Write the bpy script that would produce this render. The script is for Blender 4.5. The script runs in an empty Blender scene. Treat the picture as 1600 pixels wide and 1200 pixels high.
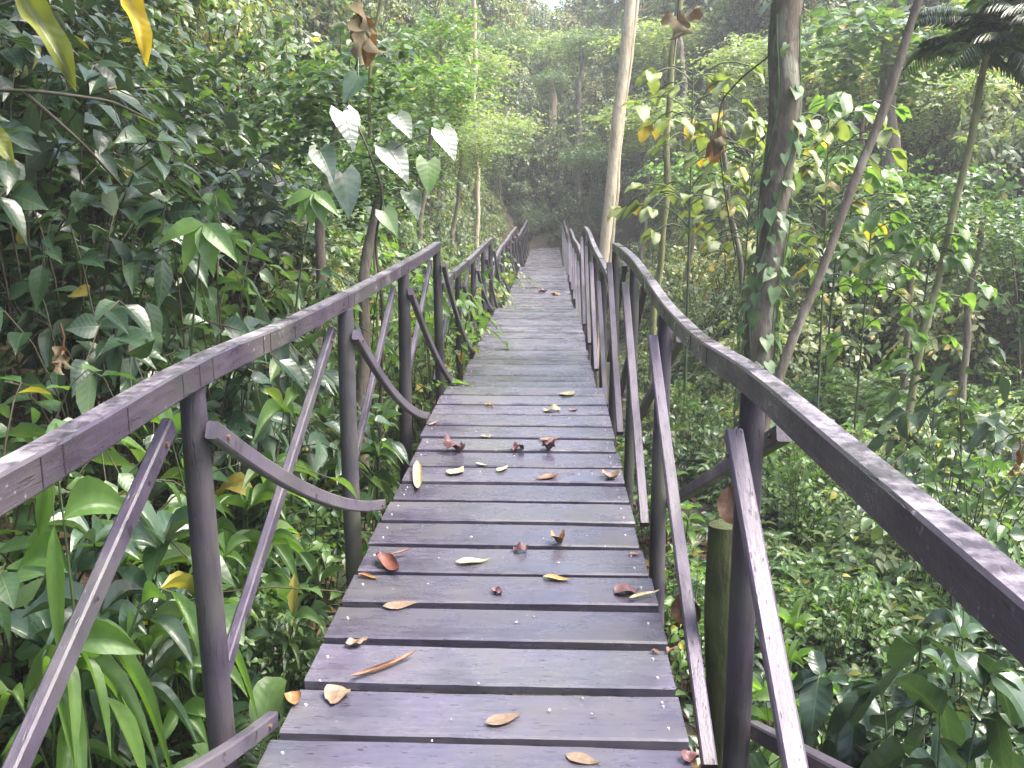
import bpy, math, random
import numpy as np
from mathutils import Vector, Matrix, Euler

R = math.radians
scene = bpy.context.scene
COL = scene.collection

# ------------------------------------------------------------------ camera
CAM_Z = 1.56
PITCH, YAW, FPX = 11.56, 2.25, 1490.0
cam = bpy.data.cameras.new("camera")
cam.lens = 36.0 * FPX / 1600.0
cam.sensor_width = 36.0
cam.clip_start = 0.05
cam.clip_end = 600
camo = bpy.data.objects.new("camera", cam)
camo.location = (0, 0, CAM_Z)
camo.rotation_euler = (R(90 - PITCH), 0, R(YAW))
COL.objects.link(camo)
scene.camera = camo
CAM_M = Euler((R(90 - PITCH), 0, R(YAW))).to_matrix()

# ------------------------------------------------------------------ sky and sun
SUN_EL, SUN_AZ = 62.0, 94.0          # azimuth measured from +Y towards +X
world = bpy.data.worlds.new("World")
scene.world = world
world.use_nodes = True
nt = world.node_tree
bg = nt.nodes["Background"]
sky = nt.nodes.new("ShaderNodeTexSky")
sky.sky_type = 'NISHITA'
sky.sun_disc = False
sky.sun_elevation = R(SUN_EL)
sky.sun_rotation = R(SUN_AZ)
sky.air_density = 1.0
sky.dust_density = 6.0
sky.ozone_density = 1.0
nt.links.new(sky.outputs[0], bg.inputs[0])
bg.inputs[1].default_value = 0.15
sl = bpy.data.lights.new("sun", 'SUN')
sl.energy = 2.3
sl.angle = R(30)
sl.color = (1.0, 0.96, 0.88)
so = bpy.data.objects.new("sun", sl)
d = Vector((math.sin(R(SUN_AZ)) * math.cos(R(SUN_EL)), math.cos(R(SUN_AZ)) * math.cos(R(SUN_EL)), math.sin(R(SUN_EL))))
so.rotation_euler = d.to_track_quat('Z', 'Y').to_euler()
COL.objects.link(so)

vs = scene.view_settings
vs.view_transform = 'Standard'
vs.look = 'None'
vs.gamma = 1.0
vs.exposure = 2.3
vs.use_curve_mapping = False
cy = scene.cycles
cy.max_bounces = 7
cy.diffuse_bounces = 3
cy.glossy_bounces = 2
cy.transmission_bounces = 4
cy.transparent_max_bounces = 4
cy.volume_bounces = 0
cy.caustics_reflective = False
cy.caustics_refractive = False
cy.sample_clamp_indirect = 6.0

# ------------------------------------------------------------------ helpers
def ray(u, v):
    return CAM_M @ Vector(((u - 800) / FPX, -(v - 600) / FPX, -1.0))

def at(u, v, Y):
    """world point seen at photo pixel (u, v) at distance Y along the bridge"""
    r = ray(u, v)
    return Vector((0, 0, CAM_Z)) + r * (Y / r.y)

def lerp(a, b, t):
    return a + (b - a) * t

def sstep(a, b, x):
    t = np.clip((np.asarray(x, float) - a) / (b - a), 0, 1)
    return t * t * (3 - 2 * t)

def gz(x, y):
    x = np.asarray(x, float); y = np.asarray(y, float)
    base = lerp(-0.95, -1.55, sstep(-1.3, 1.6, x))
    axis = -1.1 * np.sin(np.pi * np.clip(y - 6, 0, 34) / 34)
    k = np.exp(-(x / 3.0) ** 2)
    base = base + axis * (0.35 + 0.65 * k) + 0.30 * sstep(30, 41, y) * k
    Lx = np.clip(-1.9 - x, 0, None)
    zl = (1.25 - 0.55 * sstep(10, 24, y)) * Lx - 0.012 * Lx ** 2
    Rx = np.clip(x - 2.5, 0, None)
    zr = 0.05 * Rx + 0.25 * np.clip(x - 14, 0, None)
    hy = np.clip(y - (16 + 25 * np.exp(-(np.abs(x) / 6.0) ** 2.5)), 0, None)
    hill = 0.62 * hy
    n = 0.10 * np.sin(1.7 * x + 0.6 * y) + 0.08 * np.sin(0.9 * y - 1.3 * x + 2) + 0.05 * np.sin(3.1 * x + 2.3 * y)
    return base + np.minimum(zl, 13) + zr + np.minimum(hill, 13) + n

def set_props(o, label=None, cat=None, group=None, kind=None):
    if label: o["label"] = label
    if cat: o["category"] = cat
    if group: o["group"] = group
    if kind: o["kind"] = kind

def empty(name, loc, label, cat, group=None, rz=0.0, scale=1.0):
    o = bpy.data.objects.new(name, None)
    o.empty_display_size = 0.1
    o.location = loc
    o.rotation_euler = (0, 0, rz)
    o.scale = (scale,) * 3
    COL.objects.link(o)
    set_props(o, label, cat, group)
    return o

def mesh_np(name, V, F, UV=None, smooth=True):
    V = np.asarray(V, np.float32).reshape(-1, 3)
    F = np.asarray(F, np.int32)
    nf, k = F.shape
    me = bpy.data.meshes.new(name)
    me.vertices.add(len(V)); me.vertices.foreach_set("co", V.ravel())
    me.loops.add(nf * k); me.loops.foreach_set("vertex_index", F.ravel())
    me.polygons.add(nf)
    me.polygons.foreach_set("loop_start", np.arange(0, nf * k, k, dtype=np.int32))
    me.polygons.foreach_set("use_smooth", np.full(nf, smooth, bool))
    if UV is not None:
        uv = me.uv_layers.new(name="UVMap")
        uv.data.foreach_set("uv", np.asarray(UV, np.float32)[F.ravel()].ravel())
    me.update(calc_edges=True)
    return me

def obj(name, me, mat=None, parent=None, loc=None):
    o = bpy.data.objects.new(name, me)
    COL.objects.link(o)
    if mat is not None and len(me.materials) == 0:
        me.materials.append(mat)
    if parent is not None: o.parent = parent
    if loc is not None: o.location = loc
    return o

class Geo:
    """quads collected into one mesh"""
    def __init__(s):
        s.V, s.F, s.UV, s.n = [], [], [], 0
    def add(s, V, F, UV=None):
        V = np.asarray(V, float).reshape(-1, 3); F = np.asarray(F, int)
        s.V.append(V); s.F.append(F + s.n)
        s.UV.append(np.zeros((len(V), 2)) if UV is None else UV); s.n += len(V)
    def cat(s):
        return np.concatenate(s.V), np.concatenate(s.F), np.concatenate(s.UV)
    def mesh(s, name, smooth=True):
        V, F, U = s.cat()
        return mesh_np(name, V, F, U, smooth)

def tube(geo, pts, rad, sides=7, cap=True):
    pts = np.asarray(pts, float); n = len(pts)
    rad = np.broadcast_to(np.asarray(rad, float), (n,))
    tan = np.gradient(pts, axis=0)
    tan /= np.linalg.norm(tan, axis=1)[:, None] + 1e-9
    ref = np.array([1.0, 0, 0]) if abs(tan[:, 0]).mean() < 0.8 else np.array([0, 1.0, 0])
    b = np.cross(tan, ref); b /= np.linalg.norm(b, axis=1)[:, None] + 1e-9
    c = np.cross(tan, b)
    a = np.arange(sides) * 2 * np.pi / sides
    V = pts[:, None] + rad[:, None, None] * (np.cos(a)[None, :, None] * b[:, None] + np.sin(a)[None, :, None] * c[:, None])
    V = V.reshape(-1, 3)
    i = np.arange(n - 1)[:, None] * sides; j = np.arange(sides)[None]; j2 = (j + 1) % sides
    F = np.stack([i + j, i + j2, i + sides + j2, i + sides + j], -1).reshape(-1, 4)
    UV = np.stack([np.tile(np.arange(sides) / sides, n), np.repeat(np.arange(n) / n, sides)], -1)
    geo.add(V, F, UV)
    if cap:
        for k, cc in ((0, pts[0]), (n - 1, pts[-1])):
            ring = V[k * sides:(k + 1) * sides]
            inner = cc + (ring - cc) * 0.02
            Fc = np.stack([np.arange(sides), (np.arange(sides) + 1) % sides, (np.arange(sides) + 1) % sides + sides, np.arange(sides) + sides], -1)
            if k == 0: Fc = Fc[:, ::-1]
            geo.add(np.concatenate([ring, inner]), Fc)

def beam(geo, pts, w, h, up=(0, 0, 1), bev=0.006, taper=None):
    """bar of rectangular section (bevelled) swept along pts; w sideways, h along up"""
    pts = np.asarray(pts, float); n = len(pts)
    tan = np.gradient(pts, axis=0); tan /= np.linalg.norm(tan, axis=1)[:, None]
    upv = np.asarray(up, float)
    s = np.cross(tan, upv); s /= np.linalg.norm(s, axis=1)[:, None]
    u = np.cross(s, tan)
    a, b = w / 2, h / 2
    prof = np.array([(-a + bev, -b), (a - bev, -b), (a, -b + bev), (a, b - bev), (a - bev, b), (-a + bev, b), (-a, b - bev), (-a, -b + bev)])
    V = pts[:, None] + prof[None, :, :1] * s[:, None] + prof[None, :, 1:] * u[:, None]
    k = 8
    V = V.reshape(-1, 3)
    i = np.arange(n - 1)[:, None] * k; j = np.arange(k)[None]; j2 = (j + 1) % k
    F = np.stack([i + j, i + j2, i + k + j2, i + k + j], -1).reshape(-1, 4)
    geo.add(V, F)
    for q, cc in ((0, pts[0]), (n - 1, pts[-1])):
        ring = V[q * k:(q + 1) * k]
        inner = cc + (ring - cc) * 0.02
        Fc = np.stack([np.arange(k), (np.arange(k) + 1) % k, (np.arange(k) + 1) % k + k, np.arange(k) + k], -1)
        if q == 0: Fc = Fc[:, ::-1]
        geo.add(np.concatenate([ring, inner]), Fc)

# ------------------------------------------------------------------ materials
def newmat(name):
    m = bpy.data.materials.new(name); m.use_nodes = True
    t = m.node_tree; t.nodes.clear()
    out = t.nodes.new("ShaderNodeOutputMaterial")
    return m, t, out

def N(t, kind, **kw):
    n = t.nodes.new(kind)
    for k, v in kw.items():
        if hasattr(n, k): setattr(n, k, v)
        else: n.inputs[k.replace("_", " ")].default_value = v
    return n

def ramp(t, stops, interp='LINEAR'):
    n = t.nodes.new("ShaderNodeValToRGB")
    cr = n.color_ramp; cr.interpolation = interp
    while len(cr.elements) < len(stops): cr.elements.new(0.5)
    for e, (p, c) in zip(cr.elements, stops):
        e.position = p; e.color = (*c, 1) if len(c) == 3 else c
    return n

def math_n(t, op, a, b=None, clamp=False):
    n = t.nodes.new("ShaderNodeMath"); n.operation = op; n.use_clamp = clamp
    for i, x in enumerate((a, b)):
        if x is None: continue
        if isinstance(x, (int, float)): n.inputs[i].default_value = x
        else: t.links.new(x, n.inputs[i])
    return n.outputs[0]

def mixc(t, fac, a, b, mode='MIX'):
    n = t.nodes.new("ShaderNodeMix"); n.data_type = 'RGBA'; n.blend_type = mode
    for sock, x in ((n.inputs[0], fac), (n.inputs[6], a), (n.inputs[7], b)):
        if isinstance(x, (int, float)): sock.default_value = x
        elif isinstance(x, tuple): sock.default_value = (*x, 1)
        else: t.links.new(x, sock)
    return n.outputs[2]

def leaf_mat(name, cols, rough=0.35, trans=0.3, veins=7, vein_amt=0.3, odd=None, spec=0.5, bump=0.12):
    """cols: list of greens spread over the leaves at random; odd: (share, colour) for yellowing leaves"""
    m, t, out = newmat(name)
    L = t.links.new
    geo = N(t, "ShaderNodeNewGeometry")
    oi = N(t, "ShaderNodeObjectInfo")
    rnd = math_n(t, 'FRACT', math_n(t, 'ADD', geo.outputs["Random Per Island"], oi.outputs["Random"]))
    stops = [(i / max(1, len(cols) - 1) * (1 - (odd[0] if odd else 0)), c) for i, c in enumerate(cols)]
    if odd: stops += [(1 - odd[0] + 0.004, odd[1])]
    rp = ramp(t, stops); L(rnd, rp.inputs[0])
    col = rp.outputs[0]
    uv = N(t, "ShaderNodeUVMap"); sx = N(t, "ShaderNodeSeparateXYZ"); L(uv.outputs[0], sx.inputs[0])
    du = math_n(t, 'ABSOLUTE', math_n(t, 'MULTIPLY', math_n(t, 'SUBTRACT', sx.outputs[0], 0.5), 2.0))
    height = None
    if veins:
        mid = math_n(t, 'SUBTRACT', 1.0, math_n(t, 'MULTIPLY', du, 14.0), True)
        s = math_n(t, 'FRACT', math_n(t, 'MULTIPLY', math_n(t, 'SUBTRACT', sx.outputs[1], math_n(t, 'MULTIPLY', du, 0.22)), float(veins)))
        sv = math_n(t, 'SUBTRACT', 1.0, math_n(t, 'MULTIPLY', math_n(t, 'ABSOLUTE', math_n(t, 'SUBTRACT', s, 0.5)), 9.0), True)
        vein = math_n(t, 'MAXIMUM', mid, math_n(t, 'MULTIPLY', sv, 0.55))
        col = mixc(t, math_n(t, 'MULTIPLY', vein, vein_amt), col, (0.16, 0.22, 0.08))
        height = math_n(t, 'MULTIPLY', math_n(t, 'ABSOLUTE', math_n(t, 'SUBTRACT', s, 0.5)), -1.0)
        height = math_n(t, 'SUBTRACT', height, math_n(t, 'MULTIPLY', mid, 0.6))
    tc = N(t, "ShaderNodeTexCoord")
    nz = N(t, "ShaderNodeTexNoise", Scale=9.0, Detail=3.0)
    L(tc.outputs["Object"], nz.inputs["Vector"])
    mot = ramp(t, [(0.35, (0.72, 0.74, 0.70)), (0.65, (1.2, 1.18, 1.1))]); L(nz.outputs[0], mot.inputs[0])
    col = mixc(t, 1.0, col, mot.outputs[0], 'MULTIPLY')
    # the underside is paler and duller
    colb = mixc(t, math_n(t, 'MULTIPLY', geo.outputs["Backfacing"], 0.35), col, (0.13, 0.18, 0.10))
    p = N(t, "ShaderNodeBsdfPrincipled")
    L(colb, p.inputs["Base Color"])
    p.inputs["Specular IOR Level"].default_value = spec
    rr = N(t, "ShaderNodeMapRange"); L(nz.outputs[0], rr.inputs[0])
    rr.inputs[3].default_value = rough - 0.12; rr.inputs[4].default_value = rough + 0.18
    L(math_n(t, 'ADD', rr.outputs[0], math_n(t, 'MULTIPLY', geo.outputs["Backfacing"], 0.25)), p.inputs["Roughness"])
    if height is not None and bump:
        bp = N(t, "ShaderNodeBump", Strength=bump, Distance=0.01); L(height, bp.inputs["Height"])
        L(bp.outputs[0], p.inputs["Normal"])
    tr = N(t, "ShaderNodeBsdfTranslucent")
    L(mixc(t, 1.0, col, (2.2, 2.3, 0.9), 'MULTIPLY'), tr.inputs[0])
    mx = N(t, "ShaderNodeMixShader"); mx.inputs[0].default_value = trans
    L(p.outputs[0], mx.inputs[1]); L(tr.outputs[0], mx.inputs[2])
    L(mx.outputs[0], out.inputs[0])
    return m

def bark_mat(name, c1, c2, c3, scale=(8, 8, 2.5), rough=0.8, patch=0.5, bump=1.0):
    m, t, out = newmat(name); L = t.links.new
    tc = N(t, "ShaderNodeTexCoord"); mp = N(t, "ShaderNodeMapping"); mp.inputs["Scale"].default_value = scale
    L(tc.outputs["Object"], mp.inputs[0])
    n1 = N(t, "ShaderNodeTexNoise", Scale=3.0, Detail=8.0, Roughness=0.65); L(mp.outputs[0], n1.inputs["Vector"])
    n2 = N(t, "ShaderNodeTexNoise", Scale=1.1, Detail=4.0); L(mp.outputs[0], n2.inputs["Vector"])
    r1 = ramp(t, [(0.3, c1), (0.7, c2)]); L(n1.outputs[0], r1.inputs[0])
    r2 = ramp(t, [(patch, (0, 0, 0)), (patch + 0.12, (1, 1, 1))]); L(n2.outputs[0], r2.inputs[0])
    p = N(t, "ShaderNodeBsdfPrincipled", Roughness=rough)
    L(mixc(t, r2.outputs[0], r1.outputs[0], c3), p.inputs["Base Color"])
    bp = N(t, "ShaderNodeBump", Strength=bump, Distance=0.02); L(n1.outputs[0], bp.inputs["Height"]); L(bp.outputs[0], p.inputs["Normal"])
    L(p.outputs[0], out.inputs[0])
    return m

def wood_mat(name, c1, c2, stretch, rough=(0.25, 0.6), stain=(0.10, 0.105, 0.07), stain_amt=0.4, pale=None, spec=0.5, algae=0.35, top=None, bump=.5):
    """stained, wet, weathered timber; stretch = scale of the grain in object axes; top = pale bloom (lichen, worn stain, painted-in light) on upward faces"""
    m, t, out = newmat(name); L = t.links.new
    tc = N(t, "ShaderNodeTexCoord"); oi = N(t, "ShaderNodeObjectInfo")
    off = N(t, "ShaderNodeVectorMath", operation='SCALE'); off.inputs[0].default_value = (17.3, 9.1, 5.7); L(oi.outputs["Random"], off.inputs["Scale"])
    va = N(t, "ShaderNodeVectorMath", operation='ADD'); L(tc.outputs["Object"], va.inputs[0]); L(off.outputs[0], va.inputs[1])
    mp = N(t, "ShaderNodeMapping"); mp.inputs["Scale"].default_value = stretch; L(va.outputs[0], mp.inputs[0])
    def noise(scale, detail, rgh, vec):
        n = N(t, "ShaderNodeTexNoise", Scale=scale, Detail=detail, Roughness=rgh); L(vec, n.inputs["Vector"]); return n.outputs[0]
    g = noise(6.0, 9.0, .7, mp.outputs[0])            # grain
    ck = noise(14.0, 3.0, .5, mp.outputs[0])          # checks and splits along the grain
    w = noise(3.2, 5.0, .6, va.outputs[0])            # damp patches
    b = noise(1.4, 3.0, .5, va.outputs[0])            # broad blotches
    f = noise(60.0, 4.0, .5, va.outputs[0])           # specks
    rg = ramp(t, [(0.3, c1), (0.7, c2)]); L(g, rg.inputs[0])
    rs = ramp(t, [(0.45, (0, 0, 0)), (0.68, (1, 1, 1))]); L(w, rs.inputs[0])
    col = mixc(t, math_n(t, 'MULTIPLY', rs.outputs[0], stain_amt), rg.outputs[0], stain)
    ra = ramp(t, [(0.48, (0, 0, 0)), (0.66, (1, 1, 1))]); L(b, ra.inputs[0])
    col = mixc(t, math_n(t, 'MULTIPLY', ra.outputs[0], algae), col, (0.062, 0.075, 0.038))
    rd = ramp(t, [(0.34, (1, 1, 1)), (0.46, (0, 0, 0))]); L(w, rd.inputs[0])
    col = mixc(t, math_n(t, 'MULTIPLY', rd.outputs[0], 0.45), col, tuple(x * .5 for x in c1))
    pv = N(t, "ShaderNodeMapRange"); L(oi.outputs["Random"], pv.inputs[0]); pv.inputs[3].default_value = 0.7; pv.inputs[4].default_value = 1.35
    cv = N(t, "ShaderNodeVectorMath", operation='SCALE'); L(col, cv.inputs[0]); L(pv.outputs[0], cv.inputs["Scale"])
    col = cv.outputs[0]
    rc = ramp(t, [(0.30, (1, 1, 1)), (0.36, (0, 0, 0))]); L(ck, rc.inputs[0])
    col = mixc(t, math_n(t, 'MULTIPLY', rc.outputs[0], 0.8), col, (0.012, 0.010, 0.012))
    if pale:
        rp = ramp(t, [(pale[1], (0, 0, 0)), (pale[1] + 0.06, (1, 1, 1))])
        L(math_n(t, 'ADD', math_n(t, 'MULTIPLY', f, 0.55), math_n(t, 'MULTIPLY', w, 0.45)), rp.inputs[0])
        col = mixc(t, math_n(t, 'MULTIPLY', rp.outputs[0], 0.8), col, pale[0])
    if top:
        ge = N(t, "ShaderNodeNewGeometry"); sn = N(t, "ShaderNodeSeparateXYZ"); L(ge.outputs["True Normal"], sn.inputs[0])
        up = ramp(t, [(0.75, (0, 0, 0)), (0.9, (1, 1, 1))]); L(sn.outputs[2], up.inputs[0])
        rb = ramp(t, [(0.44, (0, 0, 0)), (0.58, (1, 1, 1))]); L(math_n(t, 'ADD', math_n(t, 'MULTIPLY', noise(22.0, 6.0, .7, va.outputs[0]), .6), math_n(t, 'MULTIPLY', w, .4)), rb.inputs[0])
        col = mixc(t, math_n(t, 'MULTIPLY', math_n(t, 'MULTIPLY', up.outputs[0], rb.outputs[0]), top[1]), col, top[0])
    p = N(t, "ShaderNodeBsdfPrincipled"); p.inputs["Specular IOR Level"].default_value = spec
    L(col, p.inputs["Base Color"])
    mr = N(t, "ShaderNodeMapRange"); L(math_n(t, 'ADD', math_n(t, 'MULTIPLY', w, 0.7), math_n(t, 'MULTIPLY', g, 0.3)), mr.inputs[0])
    mr.inputs[1].default_value = 0.38; mr.inputs[2].default_value = 0.62
    mr.inputs[3].default_value = rough[0]; mr.inputs[4].default_value = rough[1]
    L(mr.outputs[0], p.inputs["Roughness"])
    hh = math_n(t, 'SUBTRACT', math_n(t, 'ADD', math_n(t, 'MULTIPLY', g, 0.8), math_n(t, 'MULTIPLY', f, 0.3)), math_n(t, 'MULTIPLY', rc.outputs[0], .5))
    bp = N(t, "ShaderNodeBump", Strength=bump, Distance=0.006); L(hh, bp.inputs["Height"]); L(bp.outputs[0], p.inputs["Normal"])
    L(p.outputs[0], out.inputs[0])
    return m

def plain_mat(name, c, rough=0.6, var=0.25, scale=20.0, trans=0.0, spec=0.4):
    m, t, out = newmat(name); L = t.links.new
    tc = N(t, "ShaderNodeTexCoord")
    nz = N(t, "ShaderNodeTexNoise", Scale=scale, Detail=5.0, Roughness=0.65); L(tc.outputs["Object"], nz.inputs["Vector"])
    a = tuple(x * (1 - var) for x in c); b = tuple(min(1, x * (1 + var)) for x in c)
    rp = ramp(t, [(0.32, a), (0.68, b)]); L(nz.outputs[0], rp.inputs[0])
    p = N(t, "ShaderNodeBsdfPrincipled", Roughness=rough); p.inputs["Specular IOR Level"].default_value = spec
    L(rp.outputs[0], p.inputs["Base Color"])
    bp = N(t, "ShaderNodeBump", Strength=0.3, Distance=0.004); L(nz.outputs[0], bp.inputs["Height"]); L(bp.outputs[0], p.inputs["Normal"])
    if trans:
        tr = N(t, "ShaderNodeBsdfTranslucent"); L(rp.outputs[0], tr.inputs[0])
        mx = N(t, "ShaderNodeMixShader"); mx.inputs[0].default_value = trans
        L(p.outputs[0], mx.inputs[1]); L(tr.outputs[0], mx.inputs[2]); L(mx.outputs[0], out.inputs[0])
    else:
        L(p.outputs[0], out.inputs[0])
    return m

M = {}
M["plank"] = wood_mat("wet_plank_wood", (0.055, 0.047, 0.074), (0.096, 0.084, 0.124), (1.2, 7, 7), rough=(0.12, 0.42), stain=(0.092, 0.086, 0.078), stain_amt=0.5, pale=((0.28, 0.27, 0.31), 0.665), spec=1.0, algae=.3, bump=.22)
M["rail"] = wood_mat("rail_wood", (0.025, 0.018, 0.034), (0.066, 0.048, 0.078), (9, 1.0, 9), rough=(0.22, 0.55), stain=(0.085, 0.070, 0.075), stain_amt=0.45, pale=((0.30, 0.28, 0.31), 0.61), spec=0.7, algae=.3, top=((0.30, 0.28, 0.32), .55))  # pale tops: lichen, and light from above painted into the colour
M["brace"] = wood_mat("brace_wood", (0.032, 0.025, 0.042), (0.070, 0.056, 0.088), (7, 1.6, 1.6), rough=(0.28, 0.6), stain=(0.095, 0.085, 0.10), stain_amt=0.4, algae=.3)
M["post"] = wood_mat("post_wood", (0.019, 0.015, 0.025), (0.042, 0.034, 0.053), (10, 10, 1.2), rough=(0.4, 0.75), stain=(0.07, 0.065, 0.05), stain_amt=0.45, algae=.45)
M["rust"] = plain_mat("rusty_bolt", (0.10, 0.06, 0.045), 0.6)
M["bolt"] = plain_mat("steel_bolt", (0.42, 0.41, 0.42), 0.4)
M["kerf"] = plain_mat("saw_cut", (0.012, 0.010, 0.012), 0.9)
M["under"] = wood_mat("beam_wood", (0.03, 0.026, 0.03), (0.06, 0.05, 0.055), (9, 1, 9), rough=(0.5, 0.8))

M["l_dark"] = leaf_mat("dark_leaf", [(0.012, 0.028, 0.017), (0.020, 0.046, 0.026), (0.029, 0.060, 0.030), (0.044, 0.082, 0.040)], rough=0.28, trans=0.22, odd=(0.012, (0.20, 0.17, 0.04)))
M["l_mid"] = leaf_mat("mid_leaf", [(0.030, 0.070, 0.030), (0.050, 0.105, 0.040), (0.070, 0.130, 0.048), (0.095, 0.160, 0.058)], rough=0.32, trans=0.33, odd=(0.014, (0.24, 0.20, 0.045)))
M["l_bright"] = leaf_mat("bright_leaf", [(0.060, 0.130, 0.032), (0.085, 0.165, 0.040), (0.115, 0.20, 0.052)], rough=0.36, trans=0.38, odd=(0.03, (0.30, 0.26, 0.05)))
M["l_yellow"] = leaf_mat("yellow_green_leaf", [(0.10, 0.145, 0.05), (0.14, 0.185, 0.065), (0.18, 0.22, 0.085)], rough=0.42, trans=0.28, odd=(0.10, (0.34, 0.24, 0.05)))
M["l_strap"] = leaf_mat("strap_leaf", [(0.045, 0.13, 0.025), (0.07, 0.17, 0.032), (0.10, 0.21, 0.045)], rough=0.35, trans=0.36, veins=0)
M["l_heart"] = leaf_mat("painted_sheen_heart_leaf", [(0.06, 0.09, 0.065), (0.09, 0.12, 0.095), (0.14, 0.17, 0.145)], rough=0.3, trans=0.15, veins=6, vein_amt=-0.18, spec=0.8, bump=0.3)  # pale base paints in the sky's sheen on these leaves
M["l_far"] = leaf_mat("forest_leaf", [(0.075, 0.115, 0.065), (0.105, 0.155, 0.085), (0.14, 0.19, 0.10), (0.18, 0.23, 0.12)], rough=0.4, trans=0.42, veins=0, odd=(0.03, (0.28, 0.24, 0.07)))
M["l_litter"] = leaf_mat("dead_leaf_litter", [(0.05, 0.028, 0.015), (0.10, 0.055, 0.028), (0.16, 0.10, 0.05)], rough=0.7, trans=0.1, veins=0)
M["stem_g"] = plain_mat("green_stem", (0.05, 0.075, 0.028), 0.6)
M["stem_b"] = plain_mat("brown_stem", (0.045, 0.040, 0.022), 0.75)

# soil
def soil():
    m, t, out = newmat("forest_soil"); L = t.links.new
    tc = N(t, "ShaderNodeTexCoord")
    a = N(t, "ShaderNodeTexNoise", Scale=1.3, Detail=6.0); L(tc.outputs["Object"], a.inputs["Vector"])
    b = N(t, "ShaderNodeTexVoronoi", Scale=14.0); L(tc.outputs["Object"], b.inputs["Vector"])
    c = N(t, "ShaderNodeTexNoise", Scale=30.0, Detail=6.0); L(tc.outputs["Object"], c.inputs["Vector"])
    r1 = ramp(t, [(0.0, (0.014, 0.010, 0.007)), (0.5, (0.036, 0.024, 0.014)), (1.0, (0.065, 0.040, 0.022))]); L(b.outputs["Color"], r1.inputs[0])
    r2 = ramp(t, [(0.48, (0, 0, 0)), (0.62, (1, 1, 1))]); L(a.outputs[0], r2.inputs[0])
    p = N(t, "ShaderNodeBsdfPrincipled", Roughness=0.9)
    col = mixc(t, math_n(t, 'MULTIPLY', r2.outputs[0], 0.7), r1.outputs[0], (0.022, 0.045, 0.014))
    L(mixc(t, 0.5, col, c.outputs[0], 'OVERLAY'), p.inputs["Base Color"])
    bp = N(t, "ShaderNodeBump", Strength=0.8, Distance=0.05); L(c.outputs[0], bp.inputs["Height"]); L(bp.outputs[0], p.inputs["Normal"])
    L(p.outputs[0], out.inputs[0])
    return m
M["soil"] = soil()

# ------------------------------------------------------------------ ground
def build_ground():
    xs = np.concatenate([np.linspace(-45, -10, 26)[:-1], np.linspace(-10, 12, 120), np.linspace(12, 45, 30)[1:]])
    ys = np.concatenate([np.linspace(-12, 0, 20)[:-1], np.linspace(0, 20, 110), np.linspace(20, 75, 80)[1:]])
    X, Y = np.meshgrid(xs, ys)
    V = np.stack([X, Y, gz(X, Y)], -1).reshape(-1, 3)
    nx, ny = len(xs), len(ys)
    i = (np.arange(ny - 1)[:, None] * nx + np.arange(nx - 1)[None]).ravel()
    F = np.stack([i, i + 1, i + nx + 1, i + nx], -1)
    o = obj("ground", mesh_np("ground", V, F), M["soil"])
    set_props(o, "dark leaf-strewn forest floor sloping up beside the footbridge", "ground", kind="structure")
build_ground()

# ------------------------------------------------------------------ footbridge
SECT = [  # y0, y1, z0, z1
    (0.42, 7.20, -0.03, 0.07),
    (7.22, 14.0, -0.13, -0.16),
    (14.02, 25.5, -0.43, -0.47),
    (25.52, 40.5, -0.83, -0.85)]
XL, XR = -0.79, 0.41
PX_L, PX_R = -0.95, 0.57

def deck_z(y):
    for y0, y1, z0, z1 in SECT:
        if y <= y1: return lerp(z0, z1, (y - y0) / (y1 - y0))
    return SECT[-1][3]

def deck_hit(u, v):
    """point of the deck's top seen at a photo pixel"""
    r = ray(u, v)
    y = 3.0
    for k in range(4000):
        y = 1.5 + k * 0.01
        p = Vector((0, 0, CAM_Z)) + r * (y / r.y)
        if p.z <= deck_z(y): return Vector((p.x, p.y, deck_z(p.y)))
    return p

bridge = empty("wooden_footbridge", (0, 0.42, 0), "long dark stained wooden footbridge with cross braced handrails running into the forest", "footbridge")
BO = Vector((0, -0.42, 0))

def plank_mesh(seed, depth):
    rng = np.random.default_rng(seed)
    n = 13
    xs = np.linspace(XL + rng.uniform(-.012, .012), XR + rng.uniform(-.012, .012), n)
    th = 0.036
    cup = rng.uniform(-0.003, 0.002); bow = rng.uniform(-0.004, 0.004)
    hw = depth / 2
    prof = [(-hw, -th), (hw, -th), (hw, -0.007), (hw - 0.007, 0), (hw * .35, 0), (-hw * .35, 0), (-hw + 0.007, 0), (-hw, -0.007)]
    V = []
    for x in xs:
        e = rng.uniform(-.0025, .0025)
        for (y, z) in prof:
            zz = z + (cup * (1 - (y / hw) ** 2) + bow * (1 - ((x - (XL + XR) / 2) / 0.6) ** 2) if z > -th else 0)
            V.append((x, y + e * np.sign(y), zz))
    k = len(prof)
    F = []
    for i in range(n - 1):
        for j in range(k):
            F.append((i * k + j, i * k + (j + 1) % k, (i + 1) * k + (j + 1) % k, (i + 1) * k + j))
    V = np.array(V); F = [f[::-1] for f in F]
    for b in (0, (n - 1) * k):
        q = [b + j for j in range(k)]
        fs = [(q[0], q[1], q[2], q[7]), (q[7], q[2], q[3], q[6]), (q[6], q[3], q[4], q[5])]
        F += fs if b == 0 else [f[::-1] for f in fs]
    return V, np.array(F)

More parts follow.
